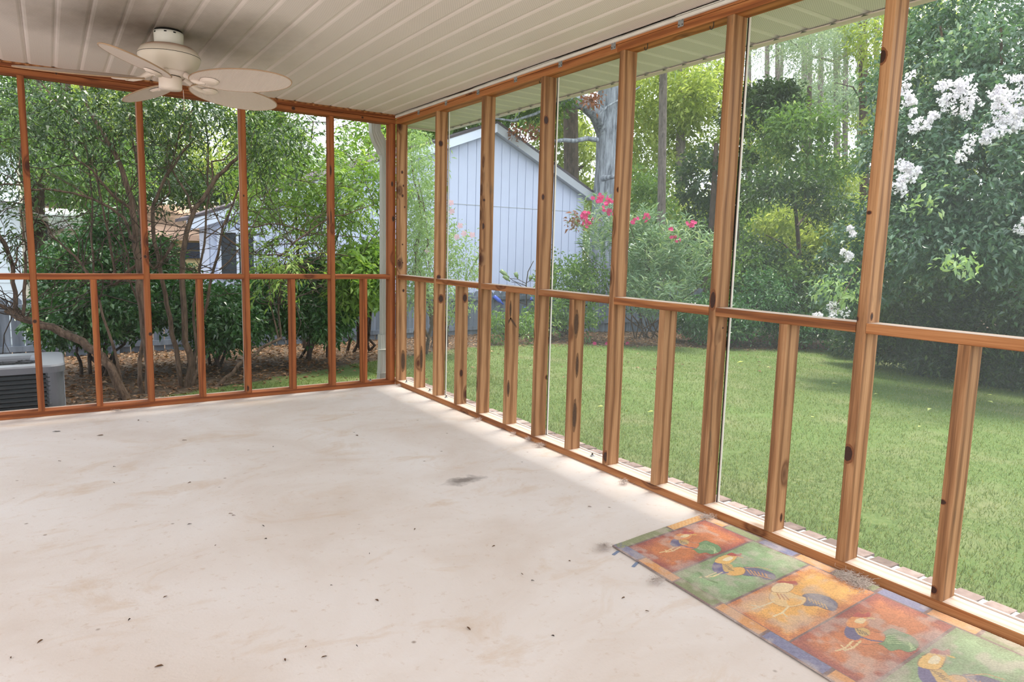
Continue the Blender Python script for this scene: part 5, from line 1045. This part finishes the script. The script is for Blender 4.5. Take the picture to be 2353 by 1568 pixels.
for pl_, z in prof: vs += [(x, y, z) for x, y in pl_]
for r_, z in ((.29, H_-.002), (.275, H_-.02), (.25, H_-.075)):
    for x, y in outer: a = math.atan2(y, x); vs.append((r_*math.cos(a), r_*math.sin(a), z))
m.add(vs, [(i*n_+q, i*n_+(q+1) % n_, (i+1)*n_+(q+1) % n_, (i+1)*n_+q) for i in range(5) for q in range(n_)], False); m.build('top_cover', M['acgrey'], ac)
m = MB()
for r_ in (.03, .07, .11, .15, .19, .23, .255): m.tube([(r_*math.cos(R(a)), r_*math.sin(R(a)), H_-.035-.02*(1-r_/.26)) for a in range(0, 361, 15)], .0022, 5, False)
for a in range(0, 360, 30): m.tube([(.02*math.cos(R(a)), .02*math.sin(R(a)), H_-.056), (.262*math.cos(R(a)), .262*math.sin(R(a)), H_-.033)], .0028, 5, False)
m.build('fan_guard', M['coil'], ac); MB().lathe([(0, H_-.1), (.06, H_-.1), (.06, H_-.06), (0, H_-.055)], n=20).build('fan_motor', M['coil'], ac)
# bottle tree : thin dark branches wearing green and blue bottles
bt_f = gz(P(1212, 790, Y=4.6)); bt = thing('bottle_tree', 'thin dark branching stand carrying upturned bottles, in front of the shed', 'garden ornament', tuple(bt_f)); DB = float((P(1212, 700, Y=4.6)-CAM)@_f)
def pb(x, y): return P(x, y, DB)
for path, r0_, r1_ in (([(1212, 790), (1210, 700), (1209, 655), (1213, 625), (1226, 600)], .014, .006), ([(1209, 657), (1195, 652), (1180, 646), (1172, 640)], .008, .004), ([(1198, 658), (1186, 650), (1175, 648)], .006, .004), ([(1209, 652), (1190, 642), (1172, 640), (1160, 632)], .006, .004), ([(1209, 650), (1220, 645), (1232, 648)], .006, .004), ([(1210, 700), (1175, 690), (1150, 688)], .008, .004), ([(1210, 720), (1200, 716)], .006, .004), ([(1210, 690), (1224, 684)], .006, .004)):
    m = MB(); m.tube([pb(*p) for p in path], list(np.linspace(r0_, r1_, len(path))), 6); child_local(m.build('branch', B['dark'], bt), bt)
k = N('green_bottle_glass'); k.fin(srgb(124, 146, 96), .12, .6); M['gbot'] = k.m
k = N('blue_bottle_glass'); k.fin(srgb(58, 88, 196), .12, .6); M['bbot'] = k.m
for i, ((xa, ya), (xb_, yb_), g) in enumerate([((1170, 638), (1150, 622), 'g'), ((1172, 647), (1157, 634), 'g'), ((1190, 641), (1184, 627), 'g'), ((1217, 646), (1221, 634), 'g'), ((1157, 700), (1135, 681), 'b'), ((1207, 722), (1208, 706), 'b'), ((1218, 690), (1226, 685), 'b'), ((1268, 690), (1278, 688), 'b')]):
    a, b = pb(xa, ya), pb(xb_, yb_); a = a-_f*.03; b = b-_f*.03
    L_ = np.linalg.norm(b-a); M_ = Matrix.Translation(a) @ Vector(b-a).to_track_quat('Z', 'Y').to_matrix().to_4x4()
    m = MB(); rr = .036; m.lathe([(0, 0), (.014, 0), (.015, L_*.22), (rr, L_*.42), (rr, L_*.97), (rr*.8, L_), (0, L_*.97)], n=18, M=M_)
    o = m.build('bottle', M['gbot'] if g == 'g' else M['bbot'])
    tag(o, ['long green bottle, highest at the left end of the bottle tree', 'green bottle just below the long one on the bottle tree', 'upright green bottle in the middle of the bottle tree', 'green bottle right of the bottle tree stem', 'long cobalt blue bottle low on the left of the bottle tree', 'cobalt blue bottle facing out, low beside the bottle tree stem', 'small cobalt blue bottle just right of the bottle tree stem', 'cobalt blue bottle hanging farthest right, behind a stud'][i], 'bottle', 'bottles on the bottle tree')
# ------------------------------------------------------------------ ground cover
rng = np.random.default_rng(400)
n = 330000; d_ = rng.random(n)**1.7; ang = rng.random(n)
gx = .335+rng.random(n)**1.6*9.2; gy = -7+rng.random(n)*10.2
dc = np.hypot(gx-CAM[0], gy-CAM[1]); keep = inpoly(gx, gy, LAWN) & (rng.random(n) < np.clip(3.4/dc, 0.12, 1)**.8) & (fnoise((400, 400), 9, 9)[(gx*37).astype(int) % 400, (gy*37).astype(int) % 400] > .10)
ex = rng.random(9000)*3.4-2.0; ey = .14+rng.random(9000)**1.3*1.1; ke = inpoly(ex, ey, LAWN)
gx = np.concatenate([gx[keep], ex[ke]]); gy = np.concatenate([gy[keep], ey[ke]]); n = len(gx); dc = np.hypot(gx-CAM[0], gy-CAM[1])
base = np.stack([gx, gy, ground(gx, gy)-.003], -1); th = rng.random(n)*2*np.pi; h = (.012+.022*rng.random(n)); w = .0012+.0006*dc/3; lean = rng.normal(0, .45, (n, 2))
side = np.stack([np.cos(th), np.sin(th), 0*th], -1)*w[:, None]; tip = base+np.stack([lean[:, 0]*h, lean[:, 1]*h, h], -1)
V = np.stack([base-side, base+side, tip], 1).reshape(-1, 3)
g = npmesh('lawn_grass', V, np.arange(3*n).reshape(n, 3), L['grass'], None, tint=np.repeat(rng.beta(2, 2.2, n), 3)); tag(g, 'short green grass blades covering the lawn', 'grass', None, 'stuff')
n = 26000; lx_ = -5+rng.random(n)*15; ly_ = .2+rng.random(n)*5.0; sdv = segdist(lx_, ly_, LAWN)*np.where(inpoly(lx_, ly_, LAWN), -1, 1)
keep = (rng.random(n) < np.clip(.5+sdv*1.2, 0.015, 1)); lx_, ly_ = lx_[keep], ly_[keep]; n = len(lx_)
V, T = leafcloud(rng, np.stack([lx_, ly_, ground(lx_, ly_)+.006+rng.random(n)*.012], -1), unit(rng.normal(size=(n, 3))*np.array([1, 1, .18])), .05, .5, .8)
g = npmesh('leaf_litter', V, np.arange(4*n).reshape(n, 4), L['litter'], None, tint=T); tag(g, 'brown fallen leaves littering the bare soil under the shrubs', 'leaf litter', None, 'stuff')
for i, (x, y) in enumerate([(1385, 975), (1539, 973), (1709, 822), (1769, 834), (1911, 877), (2018, 902), (2107, 1000), (1500, 985), (2283, 888), (2284, 912), (1862, 985), (2140, 940)]):
    p = P(x, y, Z=-.27); p = gz(p, .03)
    V, T = leafcloud(rng, np.array([p]), unit(rng.normal(size=(1, 3))*np.array([1, 1, .1])), .06, .5, .9)
    o = npmesh('fallen_leaf', V, np.array([[0, 1, 2, 3]]), L['yellow'], None, tint=T*0+.8); tag(o, 'yellow leaf fallen on the lawn', 'leaf', 'yellow leaves on the lawn')
# scraps on the concrete
M['scrap'] = plain('brown_leaf_scrap', srgb(112, 84, 62), .8, .2, var=.3); M['scrap2'] = plain('dark_bug_scrap', srgb(62, 50, 44), .8, .2)
dl = [(130, 992, 14, 0), (230, 1001, 12, 1), (318, 966, 9, 1), (436, 1205, 9, 0), (605, 1209, 7, 0), (435, 1110, 7, 1), (530, 1181, 8, 1), (537, 1185, 7, 1), (495, 1254, 6, 1), (610, 1239, 6, 0), (297, 1425, 7, 0), (655, 1517, 12, 1), (92, 1475, 12, 1), (25, 1512, 9, 1), (365, 1532, 16, 1), (745, 1510, 12, 1), (866, 1380, 12, 1), (820, 1001, 9, 1), (762, 1346, 5, 0), (849, 1273, 4, 0), (1077, 1445, 13, 1), (1224, 1335, 7, 0), (1487, 1405, 8, 1), (1134, 1256, 7, 1), (953, 1217, 6, 1), (1270, 1462, 8, 0), (1355, 1165, 8, 1), (1200, 1320, 6, 1), (628, 1027, 5, 0), (262, 1110, 5, 0), (137, 1060, 6, 1), (263, 1073, 5, 0), (424, 1012, 9, 1), (1432, 1375, 8, 1), (1308, 1290, 6, 1), (703, 1487, 7, 1), (820, 1485, 6, 0), (380, 1372, 10, 1)]
for i, (x, y, s, m_) in enumerate(dl):
    p = P(x, y, Z=.002); D = float((p-CAM)@_f); r = .62*s*D/FOC; th = rng.random()*6.28; c_, s_ = math.cos(th), math.sin(th)
    pts = [(-r, 0, .001), (-.3*r, .3*r, .004), (r*.5, .22*r, .006), (r, 0, .003), (.3*r, -.28*r, .004), (-.5*r, -.2*r, .003)]
    m = MB(); m.add([(a*c_-b*s_, a*s_+b*c_, z) for a, b, z in pts], [(0, 5, 4, 3, 2, 1)]); m.add([(a*c_-b*s_, a*s_+b*c_, z-.001) for a, b, z in pts], [(0, 1, 2, 3, 4, 5)])
    o = m.build('floor_scrap', M['scrap2'] if m_ == 0 else M['scrap'], None, (p[0], p[1], .0006)); tag(o, 'tiny '+('dark' if m_ == 0 else 'brown')+' leaf scrap lying loose on the pale concrete', 'leaf scrap', ('dark' if m_ == 0 else 'brown')+' leaf scraps on the concrete')
# lint against the sill
k = N('grey_lint'); M['lint'] = k.fin(srgb(214, 200, 192), .95, .05)
def lint(p, r, n_, label):
    V_ = MB()
    for _ in range(int(n_*1.8)):
        c_ = np.array(p)+rng.normal(0, 1, 3)*np.array(r)*.6; c_[2] = abs(c_[2]-p[2])+p[2]; pts = [c_]
        for q in range(5): pts.append(pts[-1]+rng.normal(0, 1, 3)*np.array(r)*.35)
        pts = [np.array([a[0], a[1], max(.001, a[2])]) for a in pts]
        V_.tube(pts, .00045, 3, False)
    o = V_.build('lint_clump', M['lint']); tag(o, label, 'lint', 'lint clumps along the sills')
for (x, y, rx_, n_, lb) in [(1975, 1342, .035, 130, 'big fluffy grey lint clump on the rug against the lawn-side sill'), (1945, 1325, .03, 90, 'fluffy lint beside the biggest clump on the rug'), (1240, 1024, .022, 50, 'lint clump on the concrete by the third full stud'), (1215, 1010, .018, 36, 'lint wisp on the concrete before the third full stud'), (1435, 1108, .02, 40, 'lint clump on the concrete by the sill, between the fourth and fifth full studs'), (1178, 997, .015, 26, 'lint wisp by the third short stud'), (985, 908, .018, 34, 'lint wisp hanging over the sill by the first full stud'), (918, 886, .02, 40, 'lint clump in the corner of the porch'), (1625, 1190, .022, 60, 'lint clump at the top corner of the rooster rug'), (1100, 965, .014, 24, 'lint wisp by the second full stud'), (1388, 1258, .02, 60, 'grey lint stuck at the room-side corner of the rug'), (1510, 1335, .018, 46, 'lint caught on the room-side edge of the rug'), (270, 945, .018, 34, 'lint wisp on the shrub-side sill')]:
    lint(P(x, y, Z=.012), (rx_, rx_*.8, .008), n_, lb)
